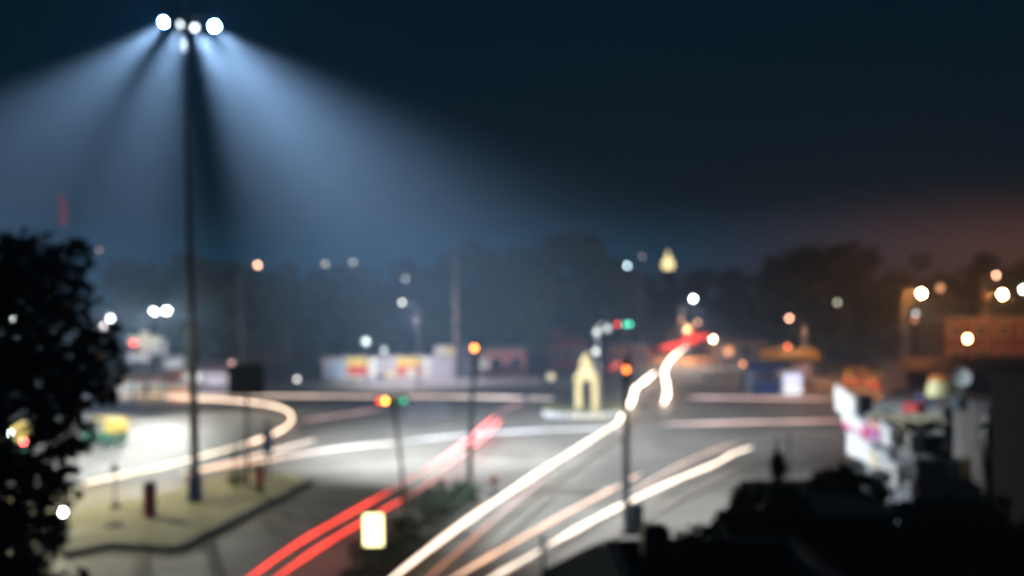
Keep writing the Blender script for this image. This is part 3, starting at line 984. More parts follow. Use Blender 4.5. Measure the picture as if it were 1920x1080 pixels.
def scooter(loc, rz, label, m=DARKSTEEL, head=None):
    rt = thing('motor_scooter', label, 'scooter', loc, rz, 'parked scooters')
    MB().tube([(-.75, 0, .62), (-.5, 0, .66), (-.1, 0, .5), (.1, 0, .3), (.4, 0, .32), (.55, 0, .8)], [.12, .2, .19, .14, .12, .08], 8).build('body', m, rt)
    MB().box((-.4, 0, .82), (.72, .28, .12), 0, .85).build('seat', BLACKP, rt)
    for x in (-.55, .68):
        wl = MB().cyl((x, -.05, .24), (x, .05, .24), .24, .24, 14).build('wheel', RUBBER, rt)
        MB().cyl((x, -.06, .24), (x, .06, .24), .11, .11, 10).build('rim', STEEL, wl)
    MB().tube([(.68, 0, .24), (.52, 0, .85), (.48, 0, 1.0)], .035, 6).tube([(.42, -.34, 1.05), (.5, 0, 1.0), (.42, .34, 1.05)], .025, 6).build('handlebar', DARKSTEEL, rt)
    MB().ball((.62, 0, .88), .09, 10, 6).build('headlight', glow(*head) if head else WHITEP, rt)
    return rt


def to_cam(p, ang=0):
    return math.atan2(-p.y, -p.x) + R(ang)


p = at(193, 838)
auto_rickshaw((p.x, p.y, 0.004), R(165), 'yellow and green auto rickshaw half hidden by the near tree')
p = at(45, 850)
auto_rickshaw((p.x, p.y, 0.004), R(95), 'auto rickshaw with red tail lights shining through the near tree', tail=(REDL, 160))
for i, (x, y, ang, hd, tl, bm, lb) in enumerate((
        (1375, 712, 25, (SOD, 30), None, ORANGEP, 'orange bodied auto rickshaw with a lit headlamp at the far road corner'),
        (1402, 722, -60, None, None, GREENP, 'green auto rickshaw parked right of the orange bodied one'),
        (1612, 728, 80, None, (REDL, 10), ORANGEP, 'auto rickshaw parked under the broad tree behind the hoardings'),
        (1672, 733, 30, None, None, BLACKP, 'black bodied yellow hooded auto rickshaw far right of the stalls'))):
    p = at(x, y)
    auto_rickshaw((p.x, min(p.y, 97), 0.004), to_cam(p, ang), lb, bm, YELLOWP, hd, tl)
p = at(118, 1000)
scooter((p.x, p.y, .16 if False else .004), to_cam(p), 'scooter with a bright white headlamp seen under the near tree', DARKSTEEL, ((.9, .95, 1), 80))
p = at(1645, 733)
scooter((p.x, p.y, .004), R(200), 'red scooter parked between two auto rickshaws on the right', REDP)


# ------------------------------------------------------------------ stalls and kiosks
def stall(px, py, wd, h, label, aw, goods, rz=0.0, lit=None, group='roadside stalls'):
    p = at(px, py)
    rt = thing('market_stall', label, 'stall', (p.x, p.y, 0.004), rz, group)
    for sx in (-1, 1):
        for sy in (-1, 1):
            MB().cyl((sx * wd / 2, sy * .8, 0), (sx * wd / 2, sy * .8, h if sy > 0 else h - .35), .04, .04, 6).build('post', STEEL, rt)
    MB().slab([(-wd / 2 - .3, -1.2, h - .5), (wd / 2 + .3, -1.2, h - .5), (wd / 2 + .3, 1.0, h + .08), (-wd / 2 - .3, 1.0, h + .08)], .05).build('awning', aw, rt)
    MB().slab([(-wd / 2 - .3, -1.22, h - .78), (wd / 2 + .3, -1.22, h - .78), (wd / 2 + .3, -1.2, h - .5), (-wd / 2 - .3, -1.2, h - .5)], .03).build('valance', aw, rt)
    MB().box((0, -.55, .45), (wd * .92, .6, .9)).box((0, -.55, .94), (wd * .98, .7, .07)).build('counter', goods, rt)
    MB().box((0, .72, 1.2), (wd * .96, .06, 2.2)).build('back_panel', LILAC, rt)
    sh = MB().box((0, .5, 1.5), (wd * .9, .35, .05)).box((0, .5, 1.05), (wd * .9, .35, .05)).build('shelf', WHITEP, rt)
    g = MB()
    for k in range(10):
        g.box((-wd * .4 + wd * .8 * k / 9, .5, 1.22), (wd * .06, .2, random.uniform(.15, .3)))
    g.build('goods', goods, sh)
    if lit:
        MB().cyl((-wd * .35, -1.08, h - .62), (wd * .35, -1.08, h - .62), .05, .05, 8).build('added_fill_tube', glow(*lit), rt)  # added tube, hidden behind the valance, brightens counter, goods and ground
    return rt


stall(1437, 735, 3.2, 2.6, 'blue fronted stall left of the bright white kiosk', BLUEP, BLUEP)
stall(1478, 731, 4.8, 3.7, 'stall with a wide yellow awning behind the bright white kiosk', mat('yellow_tarpaulin', (.5, .32, .03), .7), CONC)
stall(300, 752, 4.0, 2.6, 'stall with an orange red awning under the twin floodlights', mat('orange_tarpaulin', (.75, .22, .08), .7), YELLOWP, lit=(WHITE, 70))
stall(245, 748, 3.6, 2.5, 'stall with a yellow awning just right of the near tree', mat('yellow_tarpaulin', (.5, .32, .03), .7), WHITEP, lit=((.95, 1, .97), 70))
stall(395, 750, 4.4, 3.4, 'stall under a pinkish lilac tarpaulin right of the tall mast', mat('pink_tarpaulin', (.62, .42, .48), .7), LILAC, lit=((.95, 1, .97), 70))
stall(345, 752, 2.6, 2.3, 'small white covered stall between orange and pink ones', FLEX, ORANGEP, lit=((.95, 1, .97), 70))
p = at(1487, 741)
c0, c1 = yat(1464, 690, p.y), yat(1511, 735, p.y)
o = thing('lit_kiosk', 'bright white lilac lit kiosk on the far roadside', 'kiosk', (p.x, p.y, .004))
kw, kh = c1.x - c0.x - .5, c0.z - .4
MB().box((0, .5, kh / 2), (kw, 1.0, kh)).build('body', FLEX, o)
MB().box((0, -.03, kh * .72), (kw * .92, .05, kh * .42)).build('lit_panel', glow((.72, .68, 1), 1.15), o)
MB().box((0, -.03, kh * .26), (kw * .92, .05, kh * .4)).build('lit_front', glow((1, .95, .97), 1.0), o)
MB().box((0, .45, kh + .06), (kw + .2, 1.3, .12)).build('roof', WHITEP, o)

# boards by the twin floodlights
def billboard(px0, py0, px1, py1, d, label, m, m2=None, posts=(-.35, .35), group='white and cream boards under the twin floodlights'):
    a, b = yat(px0, py0, d), yat(px1, py1, d)
    rt = thing('signboard', label, 'signboard', ((a.x + b.x) / 2, d, 0), 0, group)
    wd = b.x - a.x
    pn = MB().box((0, 0, (a.z + b.z) / 2), (wd, .1, a.z - b.z)).build('panel', m, rt)
    if m2:
        MB().box((0, -.07, a.z - (a.z - b.z) * .18), (wd * .9, .03, (a.z - b.z) * .22)).build('header', m2, pn)
    for s in posts:
        MB().cyl((s * wd, .12, 0), (s * wd, .12, a.z), .07, .07, 7).build('post', STEEL, rt)


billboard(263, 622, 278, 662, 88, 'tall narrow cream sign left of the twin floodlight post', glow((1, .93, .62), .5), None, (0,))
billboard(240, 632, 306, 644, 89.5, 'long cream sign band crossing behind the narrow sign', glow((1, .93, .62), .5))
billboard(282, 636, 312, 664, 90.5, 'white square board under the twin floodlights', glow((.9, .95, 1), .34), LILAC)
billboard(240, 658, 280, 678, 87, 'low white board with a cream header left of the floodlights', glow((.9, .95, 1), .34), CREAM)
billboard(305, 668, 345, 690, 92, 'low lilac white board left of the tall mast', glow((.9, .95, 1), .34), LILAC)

# ------------------------------------------------------------------ bokeh lamps
SL = street_lamp
FILL_SPOTS = {(754, 567): ((.25, .8, -.9), 7000, 150, (1, .93, .9)), (686, 640): ((.2, .8, -.45), 1500, 150, (.85, 1, 1)),
        (1300, 560): ((0, -.2, -1), 8000, 140, (1, .9, .85)), (1278, 600): ((0, -.3, -1), 15000, 150, SOD),
        (1480, 597): ((.1, -.2, -1), 2200, 150, (1, .5, .25)), (1728, 550): ((.2, .1, -1), 9000, 150, (1, .45, .2)), (207, 597): ((-.3, .8, -.6), 5000, 140, (.95, 1, 1))}
for a_ in (
    (483, 497, 88, (1, .55, .34), 1.25, 'single orange street lamp high over the trees right of the mast', .16, 'arm', -1),
    (170, 485, 105, WHITE, .22, 'dim pale street lamp above the near tree, right of the flag', .14, 'globe', 1),
    (185, 468, 120, (1, .6, .5), .10, 'very dim pinkish lamp highest above the near tree', .14, 'globe', 1),
    (610, 495, 118, (1, .9, .7), .18, 'dim lamp over the far trees, left of a pair', .14, 'globe', 1),
    (662, 492, 118, (1, .9, .7), .16, 'dim lamp over the far trees, right of a pair', .14, 'globe', 1),
    (760, 523, 116, (.9, .9, .9), .15, 'dim grey lamp above a brighter white one over the painted wall', .18, 'globe', 1),
    (754, 567, 99, (1, 1, .9), .50, 'small white lamp above the painted wall between the adverts', .14, 'arm', 1),
    (686, 640, 103, (.75, 1, 1), .75, 'big pale blue white globe lamp just above the painted wall', .34, 'globe', 1),
    (720, 656, 106, (.8, .9, 1), .2, 'dim pale globe lamp right of the big one above the wall', .2, 'globe', 1),
    (997, 513, 125, (.8, .8, 1), .10, 'very dim lamp in the dark trees left of the blue white lamp', .14, 'globe', 1),
    (1176, 498, 112, BLUEW, .75, 'blue white street lamp left of the glowing dome', .16, 'arm', 1),
    (1204, 481, 130, (1, .8, .7), .07, 'faintest lamp between the blue white lamp and the glowing dome', .14, 'globe', 1),
    (1300, 560, 128, (.95, 1, 1), 3.0, 'brilliant white street lamp over the far road', .2, 'arm', -1),
    (1278, 600, 150, SOD, .35, 'dull orange lamp at the head of the far road, left one', .18, 'arm', 1),
    (1308, 605, 160, (1, .5, .3), .38, 'dull orange lamp at the head of the far road, right one', .18, 'arm', 1),
    (1290, 618, 150, (1, .5, .3), .42, 'dull orange wide lamp below the pair at the far road head', .3, 'globe', 1),
    (1337, 636, 118, WARM, 3.0, 'warm white lamp at the right end of the red streaks', .18, 'bulb', 1),
    (1480, 597, 98, (1, .5, .32), 1.15, 'orange lamp in front of the broad dark tree', .16, 'arm', 1),
    (1570, 567, 100, (.95, 1, .75), .22, 'dim pale lamp in front of the middle of the broad dark tree', .16, 'globe', 1),
    (1728, 550, 88, (1, .32, .08), 520, 'blazing orange white street lamp right of the broad dark tree', .2, 'arm', -1),
    (1717, 588, 87.2, (.8, .9, 1), .3, 'dim ring of white light below the blazing street lamp, upper', .14, 'bulb', 1),
    (1715, 600, 86.4, SOD, .22, 'dim orange bulb below the blazing street lamp, lower', .14, 'bulb', 1),
    (1763, 540, 130, (1, .42, .2), .45, 'dull orange blurred lamp right of the blazing one', .4, 'arm', 1),
    (1868, 516, 120, (1, .52, .32), 1.2, 'orange lamp above the brighter warm lamp at the right edge', .2, 'arm', -1),
    (1880, 552, 112, (1, .34, .09), 240, 'bright warm street lamp near the right edge', .24, 'arm', -1),
    (1919, 543, 105, (.85, 1, .8), 5, 'greenish white lamp cut by the right edge', .2, 'arm', 1),
    (1814, 635, 82, (1, .38, .12), 26, 'warm bulb in front of the dark red walled building', .16, 'bulb', 1),
    (1477, 650, 98, (1, .16, .06), .6, 'red orange bulb above the yellow awning', .16, 'bulb', 1),
    (1366, 658, 104, (1, .36, .14), .9, 'broad orange shop lamp above the auto rickshaws', .5, 'globe', 1),
    (1394, 682, 101, (1, .33, .12), .75, 'small orange shop lamp right of the broad one', .16, 'bulb', 1),
    (207, 597, 62, (.95, .95, 1), 1.6, 'white lamp at the edge of the near tree, upper of two', .14, 'arm', -1),
    (195, 612, 60, (1, .85, .75), 1.0, 'warm white lamp at the edge of the near tree, lower of two', .14, 'globe', 1),
    (557, 711, 92, (1, .95, .9), .45, 'low white globe lamp at the left end of the painted wall', .18, 'globe', 1),
    (434, 681, 86, (1, .55, .45), .3, 'dim pink globe lamp right above the dark square board', .15, 'globe', 1),
    (1033, 706, 98, (1, .88, .5), .40, 'pale yellow globe lamp left of the yellow arch', .36, 'globe', 1),
    (250, 643, 86, REDL, 1.3, 'red warning lamp beside the cream signs', .16, 'bulb', 1),
    (32, 603, 45, (.85, 1, .95), 25, 'white street lamp shining through the crown of the near tree', .2, 'arm', -1),
    (45, 738, 60, (1, .95, .85), 14, 'white lamp seen low through the near tree', .14, 'globe', 1),
    (20, 815, 56, (.85, .9, 1), 9, 'blue white lamp low at the left edge behind the near tree', .14, 'globe', 1),
    (45, 765, 66, (1, .7, .55), 8, 'warm lamp just below the white one behind the near tree', .14, 'globe', 1),
    (8, 905, 45, (1, .95, .6), 2, 'yellowish low lamp at the left edge behind the near tree', .12, 'globe', 1),
):
    px, py, d, c, B, lab, r, st, sd = a_
    if st == 'bulb' and py < 560:
        st = 'arm'
    lamp = SL(px, py, d, c, B, lab, r, st, sd)
    if (px, py) in FILL_SPOTS:                                  # spots added at these lamps to brighten wall, far road and stalls
        dr, pw, sz, cl_ = FILL_SPOTS[(px, py)]
        spot(lamp, (-1.5 * sd if st == 'arm' else 0, 0, atd(px, py, d).z - r - .04), dr, pw, sz, .8, cl_)
    if lab.startswith('white street lamp shining'):      # this one lights the sandy island from the side
        spot(lamp, (-1.5 * sd, 0, atd(px, py, d).z - r - .02), (.8, -.6, -.75), 9500, 120, .8, (1, .93, .62))

# ------------------------------------------------------------------ streaks of moving head and tail lights, hung at lamp height over the lanes
HEAD, WARMH, PINKH, TAIL = (1, .80, .62), (1, .58, .36), (1, .62, .45), (1, .036, .016)


def streak(pts, col, B, label, r=.055, z=.7, k=7):
    """pts are picture points of the lane; the tube runs at height z above the road."""
    w_ = smoothpath([at(x, y, z) for x, y in pts], k)
    d = sum(p.y for p in w_) / len(w_)
    wpx = 2 * r * FPX * 1024 / 1920 / d
    st = B * max(1.0, BLUR * .8 / wpx) / fade(d)
    n_ = len(w_)
    ph = random.uniform(0, 6)
    rs = [r * (1 + .16 * math.sin(i * .9 + ph) + .10 * math.sin(i * 2.3 + ph)) * min(1, .25 + .2 * min(i, n_ - 1 - i)) for i in range(n_)]
    o = MB().tube(w_, rs, 6).build('light_streak', glow(col, st))
    tag(o, label, 'light streak', 'streaks of vehicle lights over the road')


streak([(722, 1094), (860, 988), (1000, 893), (1090, 836), (1164, 788), (1176, 770)], HEAD, 1.05, 'long thick white headlight streak rising from bottom centre to the pole', .085)
streak([(1160, 788), (1184, 752), (1192, 728), (1212, 712), (1227, 699)], HEAD, 3.0, 'short kinked brilliant white streak just right of the signal pole', .14)
streak([(1243, 758), (1251, 738), (1249, 716), (1246, 694), (1262, 669), (1289, 648)], HEAD, 2.0, 'wavy white streak climbing the far road, hooked at its foot', .15)
streak([(790, 1094), (880, 1015), (960, 945), (1045, 878)], (1, .36, .2), .16, 'faint brown orange streak under the long white one', .05)
streak([(835, 1092), (980, 1008), (1100, 942), (1165, 908)], WARMH, .62, 'long peach streak left of the thick signal pole', .06)
streak([(1172, 903), (1203, 888)], WARMH, .35, 'stub of the peach streak right of the signal pole', .06)
streak([(905, 1092), (960, 1062), (1014, 1031)], HEAD, .9, 'short cream streak at bottom centre left of the thin post', .065)
streak([(1028, 1022), (1100, 982), (1165, 948), (1260, 903), (1340, 870), (1372, 852), (1410, 838)], HEAD, 1.0, 'long cream streak crossing behind the signal pole to its curled right end', .065)
streak([(1180, 925), (1260, 880), (1330, 848), (1385, 830)], PINKH, .2, 'faint pinkish streak just above the long cream one', .06)
streak([(455, 1092), (560, 1018), (650, 966), (735, 918)], TAIL, 1.05, 'bright red tail light streak at the bottom, left of a pair', .055)
streak([(505, 1092), (600, 1026), (690, 972), (755, 936)], TAIL, 1.05, 'bright red tail light streak at the bottom, right of a pair', .055)
streak([(740, 915), (800, 880)], (1, .08, .06), .25, 'dim red streak joining two bright red ones, upper', .05)
streak([(760, 934), (830, 890)], (1, .08, .06), .2, 'dim red streak joining two bright red ones, lower', .05)
streak([(800, 879), (860, 838), (900, 806), (928, 780)], (1, .05, .035), 1.5, 'bright pink red streak in the middle, left of the dark pole', .07)
streak([(828, 880), (875, 846)], (1, .07, .06), .7, 'short red streak left beside the dark pole', .06)
streak([(880, 842), (915, 812), (940, 786)], (1, .05, .035), 1.3, 'short red streak right beside the dark pole', .07)
streak([(930, 775), (990, 750)], (1, .3, .28), .12, 'faint pink streak leading on to the barrier', .06)
streak([(1143, 692), (1165, 680), (1200, 664), (1222, 657)], TAIL, .38, 'dim red streak low on the far road', .16)
streak([(1236, 654), (1265, 647), (1290, 640)], TAIL, .9, 'bright red streak low on the far road', .3)
streak([(1275, 642), (1305, 628), (1335, 612)], TAIL, 1.0, 'bright red streak high on the far road, left of a pair', .5)
streak([(1290, 644), (1320, 630), (1347, 616)], TAIL, .9, 'bright red streak high on the far road, right of a pair', .5)
streak([(215, 742), (300, 741), (480, 742), (700, 743), (860, 744), (1040, 747)], (1, .72, .55), .3, 'long straight pale streak right across the far side of the junction', .09)
streak([(1285, 745), (1400, 746), (1575, 748)], (1, .34, .16), .16, 'straight peach streak on the far right before the kiosk', .08)
streak([(300, 745), (420, 750), (490, 757), (530, 766), (547, 780), (540, 797), (510, 815), (450, 836)], (1, .70, .48), .85, 'headlight streak curling round the turning circle behind the mast', .085)
streak([(445, 837), (380, 855), (300, 875), (220, 893), (143, 910)], (1, .78, .52), .7, 'cream streak sweeping from the curl to the near tree', .06)
streak([(345, 886), (430, 868), (505, 848), (592, 824)], (1, .70, .5), .5, 'short cream streak over the island behind the mast', .06)
streak([(340, 888), (480, 866), (620, 843), (740, 830)], (1, .62, .38), .36, 'long peach streak behind the board post', .06)
streak([(740, 830), (880, 815), (1040, 806), (1180, 802)], (1, .85, .5), .03, 'faint yellowish streak across the middle of the junction', .06)
streak([(1240, 796), (1400, 792), (1585, 789)], (1, .28, .08), .2, 'orange streak from the far road to the hoardings', .07)
streak([(560, 790), (640, 778), (720, 766)], (1, .4, .35), .10, 'faint pinkish streak left of the slim signal', .06)
# ------------------------------------------------------------------ shop terrace on the right with its boards
TZ = 3.5
shop = thing('shop_building', 'flat roofed shop row on the right below the white hoardings', 'building', (0, 0, 0))
MB().prism([(11.5, 28.6), (21, 28.6), (22, 51), (19.7, 51), (13.7, 39)], 0, TZ).build('wall', DARKWALL, shop)
MB().prism([(11.35, 28.4), (21.2, 28.4), (22.2, 51.2), (19.6, 51.2), (13.55, 39.1)], TZ, TZ + .14).build('roof', mat('grey_terrace', (.26, .26, .26), .9, 0, .2, .8, .2), shop)
for k in range(3):
    y0 = 28.8 + k * 3.3
    x0 = 11.5 + (y0 + 1.5 - 28.6) * 2.2 / 10.4
    f = MB().box((x0 - .04, y0 + 1.5, 1.5), (.1, 2.6, 2.5), R(-12)).build('shutter', mat('rolling_shutter', (.2, .22, .24), .5, .4), shop)
ZR = TZ + .14


def board(corners, label, m, d, accent=None, th=.14, name='shop_sign'):
    """corners: four picture points with depth, anticlockwise from bottom left."""
    c = [atd(x, y, dd_) for x, y, dd_ in corners]
    org = (c[0] + c[1]) / 2
    rt = thing(name, label, 'shop sign', (org.x, org.y, org.z), 0, 'white boards along the shop roof')
    l = [q - org for q in c]
    pn = MB().slab(l, th).build('panel', m, rt)
    nn = (l[1] - l[0]).cross(l[3] - l[0]).normalized()
    fr = MB()
    for i in range(4):
        fr.cyl(l[i] + nn * .06, l[(i + 1) % 4] + nn * .06, .045, .045, 5)
    fr.build('frame', STEEL, rt)
    if accent:
        for (u0, v0, u1, v1, am) in accent:
            bil = lambda u, v: (l[0] * (1 - u) + l[1] * u) * (1 - v) + (l[3] * (1 - u) + l[2] * u) * v
            MB().slab([bil(u0, v0) + nn * (th + .003), bil(u1, v0) + nn * (th + .003), bil(u1, v1) + nn * (th + .003), bil(u0, v1) + nn * (th + .003)], .012).build('printed_patch', am, pn)
    for i in (0, 1):
        MB().cyl(l[i] - nn * .06, l[i] - nn * .06 + Vector((0, .25, -(max(.3, org.z - ZR) if org.z > ZR else .25))), .04, .04, 5).build('stay', STEEL, rt)
    return rt


PK, LB = PINKP, mat('lilac_pink_print', (.45, .12, .36), .6)
board([(1574, 768, 38), (1611, 792, 36), (1608, 748, 36), (1572, 722, 38)], 'uppermost white board, at the left end of the slanting row', FLEX, 37)
board([(1588, 800, 35), (1640, 834, 33), (1636, 800, 33), (1584, 764, 35)], 'pale board with a magenta lower band, second in the slanting row', FLEX, 34, [(0, .0, 1, .34, PK), (.75, .34, 1, .95, PK)])
board([(1595, 850, 33.5), (1642, 872, 32), (1640, 836, 32), (1596, 806, 33.5)], 'large plain white board in the middle of the slanting row', FLEX, 33)
board([(1636, 822, 32.5), (1678, 838, 31.5), (1674, 808, 31.5), (1634, 776, 32.5)], 'board with a pink and lilac print behind the plain white one', FLEX, 32, [(.0, .1, .55, .9, LB), (.05, .55, .5, .95, mat('orange_print', (.8, .4, .2), .6))])
board([(1640, 872, 31), (1678, 886, 30), (1672, 852, 30), (1636, 842, 31)], 'small white board right below the large plain one', FLEX, 30.5, [(0, 0, .35, 1, mat('cream_print', (.8, .7, .45), .8))])
board([(1662, 895, 29.5), (1692, 915, 28.5), (1690, 872, 28.5), (1658, 856, 29.5)], 'lowest white board, at the right end of the slanting row', FLEX, 29)

# hanging sheet on a frame, right
g0 = [(1792, 858, 27), (1853, 928, 23.5), (1836, 752, 24.5), (1790, 742, 27.5)]
c = [atd(*q) for q in g0]
org = (c[0] + c[1]) / 2
o = thing('hanging_sheet', 'tall grey white sheet hanging in folds on a pole frame beside the dark building', 'banner', org)
l = [q - org for q in c]
n1, n2 = 16, 10
vs = []
nn = (l[1] - l[0]).cross(l[3] - l[0]).normalized()
for i in range(n2):
    for j in range(n1):
        u, v = j / (n1 - 1), i / (n2 - 1)
        q = (l[0] * (1 - u) + l[1] * u) * (1 - v) + (l[3] * (1 - u) + l[2] * u) * v
        vs.append(q + nn * (.10 * math.sin(u * 21 + v) * (1 - .5 * v)))
ms = MB().add(vs, [(i * n1 + j, i * n1 + j + 1, (i + 1) * n1 + j + 1, (i + 1) * n1 + j) for i in range(n2 - 1) for j in range(n1 - 1)]).build('sheet', mat('grey_white_cloth', (.55, .56, .6), .7, 0, .15, 1.0), o, True)
ms.modifiers.new('thickness', 'SOLIDIFY').thickness = .02
MB().cyl(l[0] - nn * .2 - Vector((0, 0, .6)), l[3] - nn * .2, .04, .04, 6).cyl(l[1] - nn * .2 - Vector((0, 0, .6)), l[2] - nn * .2, .04, .04, 6).cyl(l[3] - nn * .2, l[2] - nn * .2, .04, .04, 6).build('frame', DARKSTEEL, o)
MB().slab([l[3] * .97 + nn * .16, (l[3] * .55 + l[2] * .45) + nn * .16, (l[3] * .55 + l[2] * .45) * .82 + nn * .16, l[3] * .8 + nn * .16], .02).build('blue_patch', mat('faded_blue', (.25, .38, .55), .7), o)
q = atd(1801, 905, 25.5)
o = thing('striped_banner', 'narrow blue and yellow upright banner left of the hanging sheet', 'banner', (q.x, q.y, ZR))
hz = atd(1800, 858, 25.5).z - ZR
MB().box((-.12, 0, hz * .5), (.24, .03, hz)).build('blue_strip', BLUEP, o)
MB().box((.14, 0, hz * .5), (.22, .03, hz)).build('yellow_strip', YELLOWP, o)
MB().cyl((-.26, 0, 0), (-.26, 0, hz + .3), .025, .025, 6).build('pole', DARKSTEEL, o)

# roof clutter
q = atd(1765, 742, 40)
o = thing('water_tank', 'pale yellow water tank with an orange lid on the shop roof', 'water tank', (q.x, 40, ZR))
hz = q.z - ZR
for sx in (-.45, .45):
    for sy in (-.45, .45):
        MB().cyl((sx, sy, 0), (sx, sy, max(.2, hz)), .05, .05, 6).build('leg', STEEL, o)
tz = atd(1765, 703, 40).z - ZR
MB().lathe((0, 0, hz), [(.56, 0), (.56, .08), (.5, (tz - hz) * .5), (.42, (tz - hz) * .72)], 16).build('tank', mat('pale_yellow_plastic', (.8, .74, .36), .5), o)
MB().lathe((0, 0, hz), [(.46, (tz - hz) * .72), (.44, (tz - hz) * .86), (.2, (tz - hz))], 16).build('lid', ORANGEP, o)
q = atd(1803, 708, 39)
o = thing('satellite_dish', 'white dish on a short mast right of the yellow water tank', 'satellite dish', (q.x, 39, ZR))
MB().cyl((0, 0, 0), (0, .1, q.z - ZR), .05, .05, 7).build('mast', STEEL, o)
dz = MB()
ax = Vector((-.35, -1, .35)).normalized()
for k in range(5):
    r0, r1 = .36 * k / 5, .36 * (k + 1) / 5
    dz.cyl(Vector((0, 0, q.z - ZR)) + ax * (r0 * r0 * .5), Vector((0, 0, q.z - ZR)) + ax * (r1 * r1 * .5), max(.01, r0), r1, 16, False)
dd = dz.build('dish', WHITEP, o)
dd.modifiers.new('thickness', 'SOLIDIFY').thickness = .015
MB().cyl(Vector((0, 0, q.z - ZR - .25)), Vector((0, 0, q.z - ZR)) + ax * .4, .015, .015, 5).build('feed_arm', STEEL, o)
q = atd(1745, 790, 31)
o = thing('roof_canopy', 'rusty steel frame with two pale cross beams on the shop roof', 'canopy', (q.x, 31, ZR))
zc = max(.5, q.z - ZR)
for x in (-1.1, 1.2):
    for y in (-1.2, 1.2):
        MB().cyl((x, y, 0), (x, y, zc), .07, .07, 6).build('post', RUST, o)
for y in (-1.2, 1.2):
    MB().box((0, y, zc), (2.9, .16, .16)).build('beam', mat('pale_ochre', (.4, .36, .24), .8), o)
for k in range(5):
    MB().box((-1.2 + k * .6, 0, zc + .1), (.14, 2.6, .07)).build('slat', mat('pale_ochre', (.4, .36, .24), .8), o)
for i, (x, y, d, s) in enumerate(((1690, 812, 34, (.6, .5, .55)), (1745, 905, 29.3, (1.2, .7, .5)), (1783, 850, 30, (.35, .4, 1.2)), (1622, 745, 38.6, (.5, .5, .8)))):
    q = atd(x, y, d)
    o = thing('cooling_unit', ['dark cooling unit on the roof behind the lilac board', 'wide grey cooling unit with a round fan near the lowest white board', 'tall dark narrow unit left of the hanging sheet', 'dark unit at the far end of the roof behind the top board'][i], 'cooling unit', (q.x, d, ZR), R(-12), 'cooling units on the shop roof')
    MB().box((0, 0, s[2] / 2 + .08), s).build('case', DARKSTEEL if i != 1 else CONC, o)
    MB().box((-s[0] * .35, 0, .04), (.08, s[1], .08)).box((s[0] * .35, 0, .04), (.08, s[1], .08)).build('foot', DARKSTEEL, o)
    rr = min(s[0], s[2]) * .4
    MB().cyl((0, -s[1] / 2 - .02, s[2] / 2 + .08), (0, -s[1] / 2, s[2] / 2 + .08), rr, rr, 18).build('fan_grille', BLACKP if i != 1 else DARKSTEEL, o)

q = atd(1745, 905, 28.9)
o = thing('old_tyre', 'old dark tyre leaning against the wide grey cooling unit', 'tyre', (q.x + .1, 28.75, ZR))
ty = []
for k in range(21):
    a = 2 * math.pi * k / 20
    ty.append(Vector((.42 * math.cos(a), .12 * math.sin(a), .5 + .42 * math.sin(a))))
MB().tube(ty, .1, 7).build('tread', RUBBER, o)
for i, (x, y, d, m_) in enumerate(((1725, 840, 32.5, YELLOWP), (1660, 800, 36, GREENP), (1715, 770, 39, REDP), (1700, 880, 30.5, CONC), (1735, 755, 43, BLUEP))):
    q = atd(x, y, d)
    o = thing('plastic_crate', ['yellow crate in the middle of the shop roof', 'green crate behind the lilac board', 'red crate near the roof canopy', 'grey crate beside the lowest white board', 'blue crate at the far end of the shop roof'][i], 'crate', (q.x, d, ZR), R(20 * i), 'crates on the shop roof')
    cr_ = MB()
    for sx, sy, lx, ly in ((0, -.26, .7, .04), (0, .26, .7, .04), (-.34, 0, .04, .48), (.34, 0, .04, .48)):
        cr_.box((sx, sy, .25), (lx, ly, .46))
    cr_.build('side', m_, o)['kind'] = 'stuff'
    MB().box((0, 0, .03), (.7, .5, .05)).build('bottom', m_, o)
# dark tall neighbour on the right edge
q0 = atd(1857, 708, 21.5)
o = thing('tall_building', 'unlit tall building closing the right edge of the view', 'building', (0, 0, 0))
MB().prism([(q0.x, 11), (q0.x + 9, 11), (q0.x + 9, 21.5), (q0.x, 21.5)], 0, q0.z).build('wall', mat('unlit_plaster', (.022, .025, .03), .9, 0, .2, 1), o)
MB().prism([(q0.x - .12, 10.9), (q0.x + 9.1, 10.9), (q0.x + 9.1, 21.62), (q0.x - .12, 21.62)], q0.z, q0.z + .18).build('roof', mat('unlit_plaster', (.022, .025, .03), .9), o)
for k in range(3):
    f = MB().box((q0.x - .02, 13 + k * 3, q0.z - 1.6), (.1, 1.3, 1.3)).build('window', DARKSTEEL, o)
    MB().box((q0.x - .08, 13 + k * 3, q0.z - 1.6), (.04, 1.1, 1.1)).build('pane', GLASSD, f)
q1, q2 = atd(1700, 692, 58), atd(1990, 688, 58)
o = thing('long_shed', 'long low shed roof with a rusty edge behind the water tank', 'building', ((q1.x + q2.x) / 2, 60, 0))
MB().box((0, 0, q1.z / 2 - .1), (q2.x - q1.x, 4, q1.z - .2)).build('wall', mat('rust_wall', (.22, .09, .05), .9), o)
MB().slab([(-(q2.x - q1.x) / 2 - .3, -2.4, q1.z - .25), ((q2.x - q1.x) / 2 + .3, -2.4, q1.z - .25), ((q2.x - q1.x) / 2 + .3, 2.4, q1.z + .3), (-(q2.x - q1.x) / 2 - .3, 2.4, q1.z + .3)], .12).build('roof', mat('green_grey_sheet', (.12, .14, .12), .6), o)

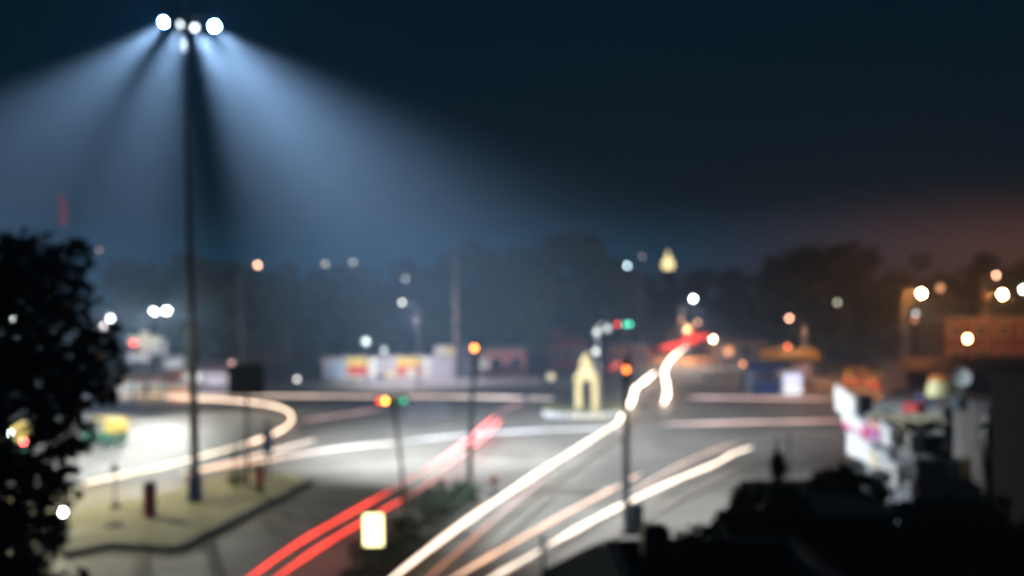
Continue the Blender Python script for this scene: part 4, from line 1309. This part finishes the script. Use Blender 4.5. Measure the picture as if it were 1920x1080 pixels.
# ------------------------------------------------------------------ dark roofs under the camera
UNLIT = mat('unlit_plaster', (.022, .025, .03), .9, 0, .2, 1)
a = atd(1130, 1012, 16)
o = thing('flat_roof_house', 'near dark flat roofed house at the bottom centre right', 'building', (0, 0, 0))
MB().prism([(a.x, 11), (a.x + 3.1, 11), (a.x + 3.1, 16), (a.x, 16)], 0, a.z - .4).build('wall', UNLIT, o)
pr = MB()
for (x0, y0, x1, y1) in ((a.x, 15.8, a.x + 3.1, 16), (a.x, 11, a.x + .2, 15.8), (a.x + 2.9, 11, a.x + 3.1, 15.8)):
    pr.prism([(x0, y0), (x1, y0), (x1, y1), (x0, y1)], a.z - .4, a.z)
pr.build('parapet', UNLIT, o)
b3 = atd(1035, 1076, 16)
MB().slab([(b3.x - .1, 11, b3.z - .2), (a.x - .01, 11, a.z - .5), (a.x - .01, 16, a.z - .1), (b3.x - .1, 16, b3.z)], .08).build('lean_to_roof', UNLIT, o)
MB().prism([(b3.x + .05, 11.2), (a.x - .02, 11.2), (a.x - .02, 15.8), (b3.x + .05, 15.8)], 0, b3.z - .35).build('lean_to_wall', UNLIT, o)
q = atd(1228, 1000, 15.2)
o = thing('roof_tank', 'dark square tank on the near flat roof', 'water tank', (q.x, 15.2, a.z - .4))
tt = atd(1228, 990, 15.2).z - (a.z - .4)
MB().box((0, 0, tt / 2), (.42, .42, tt), 0, .95).build('body', BLACKP, o)
MB().lathe((0, 0, tt), [(.15, 0), (.15, .05), (.05, .07)], 10).build('lid', BLACKP, o)
for i, (x, y) in enumerate(((1282, 985), (1320, 990), (1345, 985), (1300, 1000))):
    q = atd(x, y, 15.4)
    hh = q.z - (a.z - .4)
    bush('potted_plant', ['first dark potted plant right of the square roof tank', 'thin dark potted plant second right of the roof tank', 'tallest spiky potted plant at the roof corner', 'small potted plant between the others on the near roof'][i], (q.x, 15.4 + .1 * i, a.z - .4), max(.4, hh), .2, 300 + i, 160, .06, LEAFD, 'potted plants on the near roof', 'potted plant')
a = atd(1395, 902, 22)
b4 = atd(1560, 900, 22)
o = thing('flat_topped_block', 'dark flat topped block with a straight upper edge, bottom right', 'building', (0, 0, 0))
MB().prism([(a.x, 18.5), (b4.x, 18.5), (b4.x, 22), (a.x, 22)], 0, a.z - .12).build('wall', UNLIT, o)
MB().prism([(a.x - .08, 18.4), (b4.x + .08, 18.4), (b4.x + .08, 22.08), (a.x - .08, 22.08)], a.z - .12, a.z).build('roof', UNLIT, o)
q = atd(1470, 870, 21.5)
bush('roof_shrub', 'dark upright shrub on top of the flat topped block', (q.x, 21.5, a.z), .72, .26, 320, 420, .07, LEAFD)
o = thing('reinforcing_rods', 'two thin pale rods sticking up from the dark roof shrub', 'rods', (q.x, 21.6, a.z))
for k, x in enumerate((-.1, .12)):
    MB().cyl((x, 0, 0), (x * 1.2, 0, 1.02 + .05 * k), .022, .022, 6).build('rod', STEEL, o)
p = at(1019, 1105)
o = thing('lane_post', 'thin dark green post at the bottom between the cream streaks', 'post', (p.x, p.y, 0))
zz = atd(1021, 1002, p.y).z
MB().cyl((0, 0, 0), (0, 0, zz - .1), .055, .05, 8).build('post', GREENP, o)
MB().ball((0, 0, zz - .08), .09, 8, 5).build('cap', DARKSTEEL, o)
# ------------------------------------------------------------------ haze
def haze():
    m = bpy.data.materials.new('night_haze')
    m.use_nodes = True
    t = m.node_tree
    t.nodes.remove(t.nodes['Principled BSDF'])
    v = t.nodes.new('ShaderNodeVolumePrincipled')
    v.inputs['Color'].default_value = (0.45, 0.68, 1.0, 1)
    v.inputs['Density'].default_value = DENS
    v.inputs['Anisotropy'].default_value = 0.2
    t.links.new(v.outputs[0], t.nodes['Material Output'].inputs['Volume'])
    o = MB().box((0, 485, 13), (1200, 1110, 28)).build('haze', m)
    o['kind'] = 'stuff'
    o['label'] = 'thin night haze that fills the whole place'
    return o


haze()
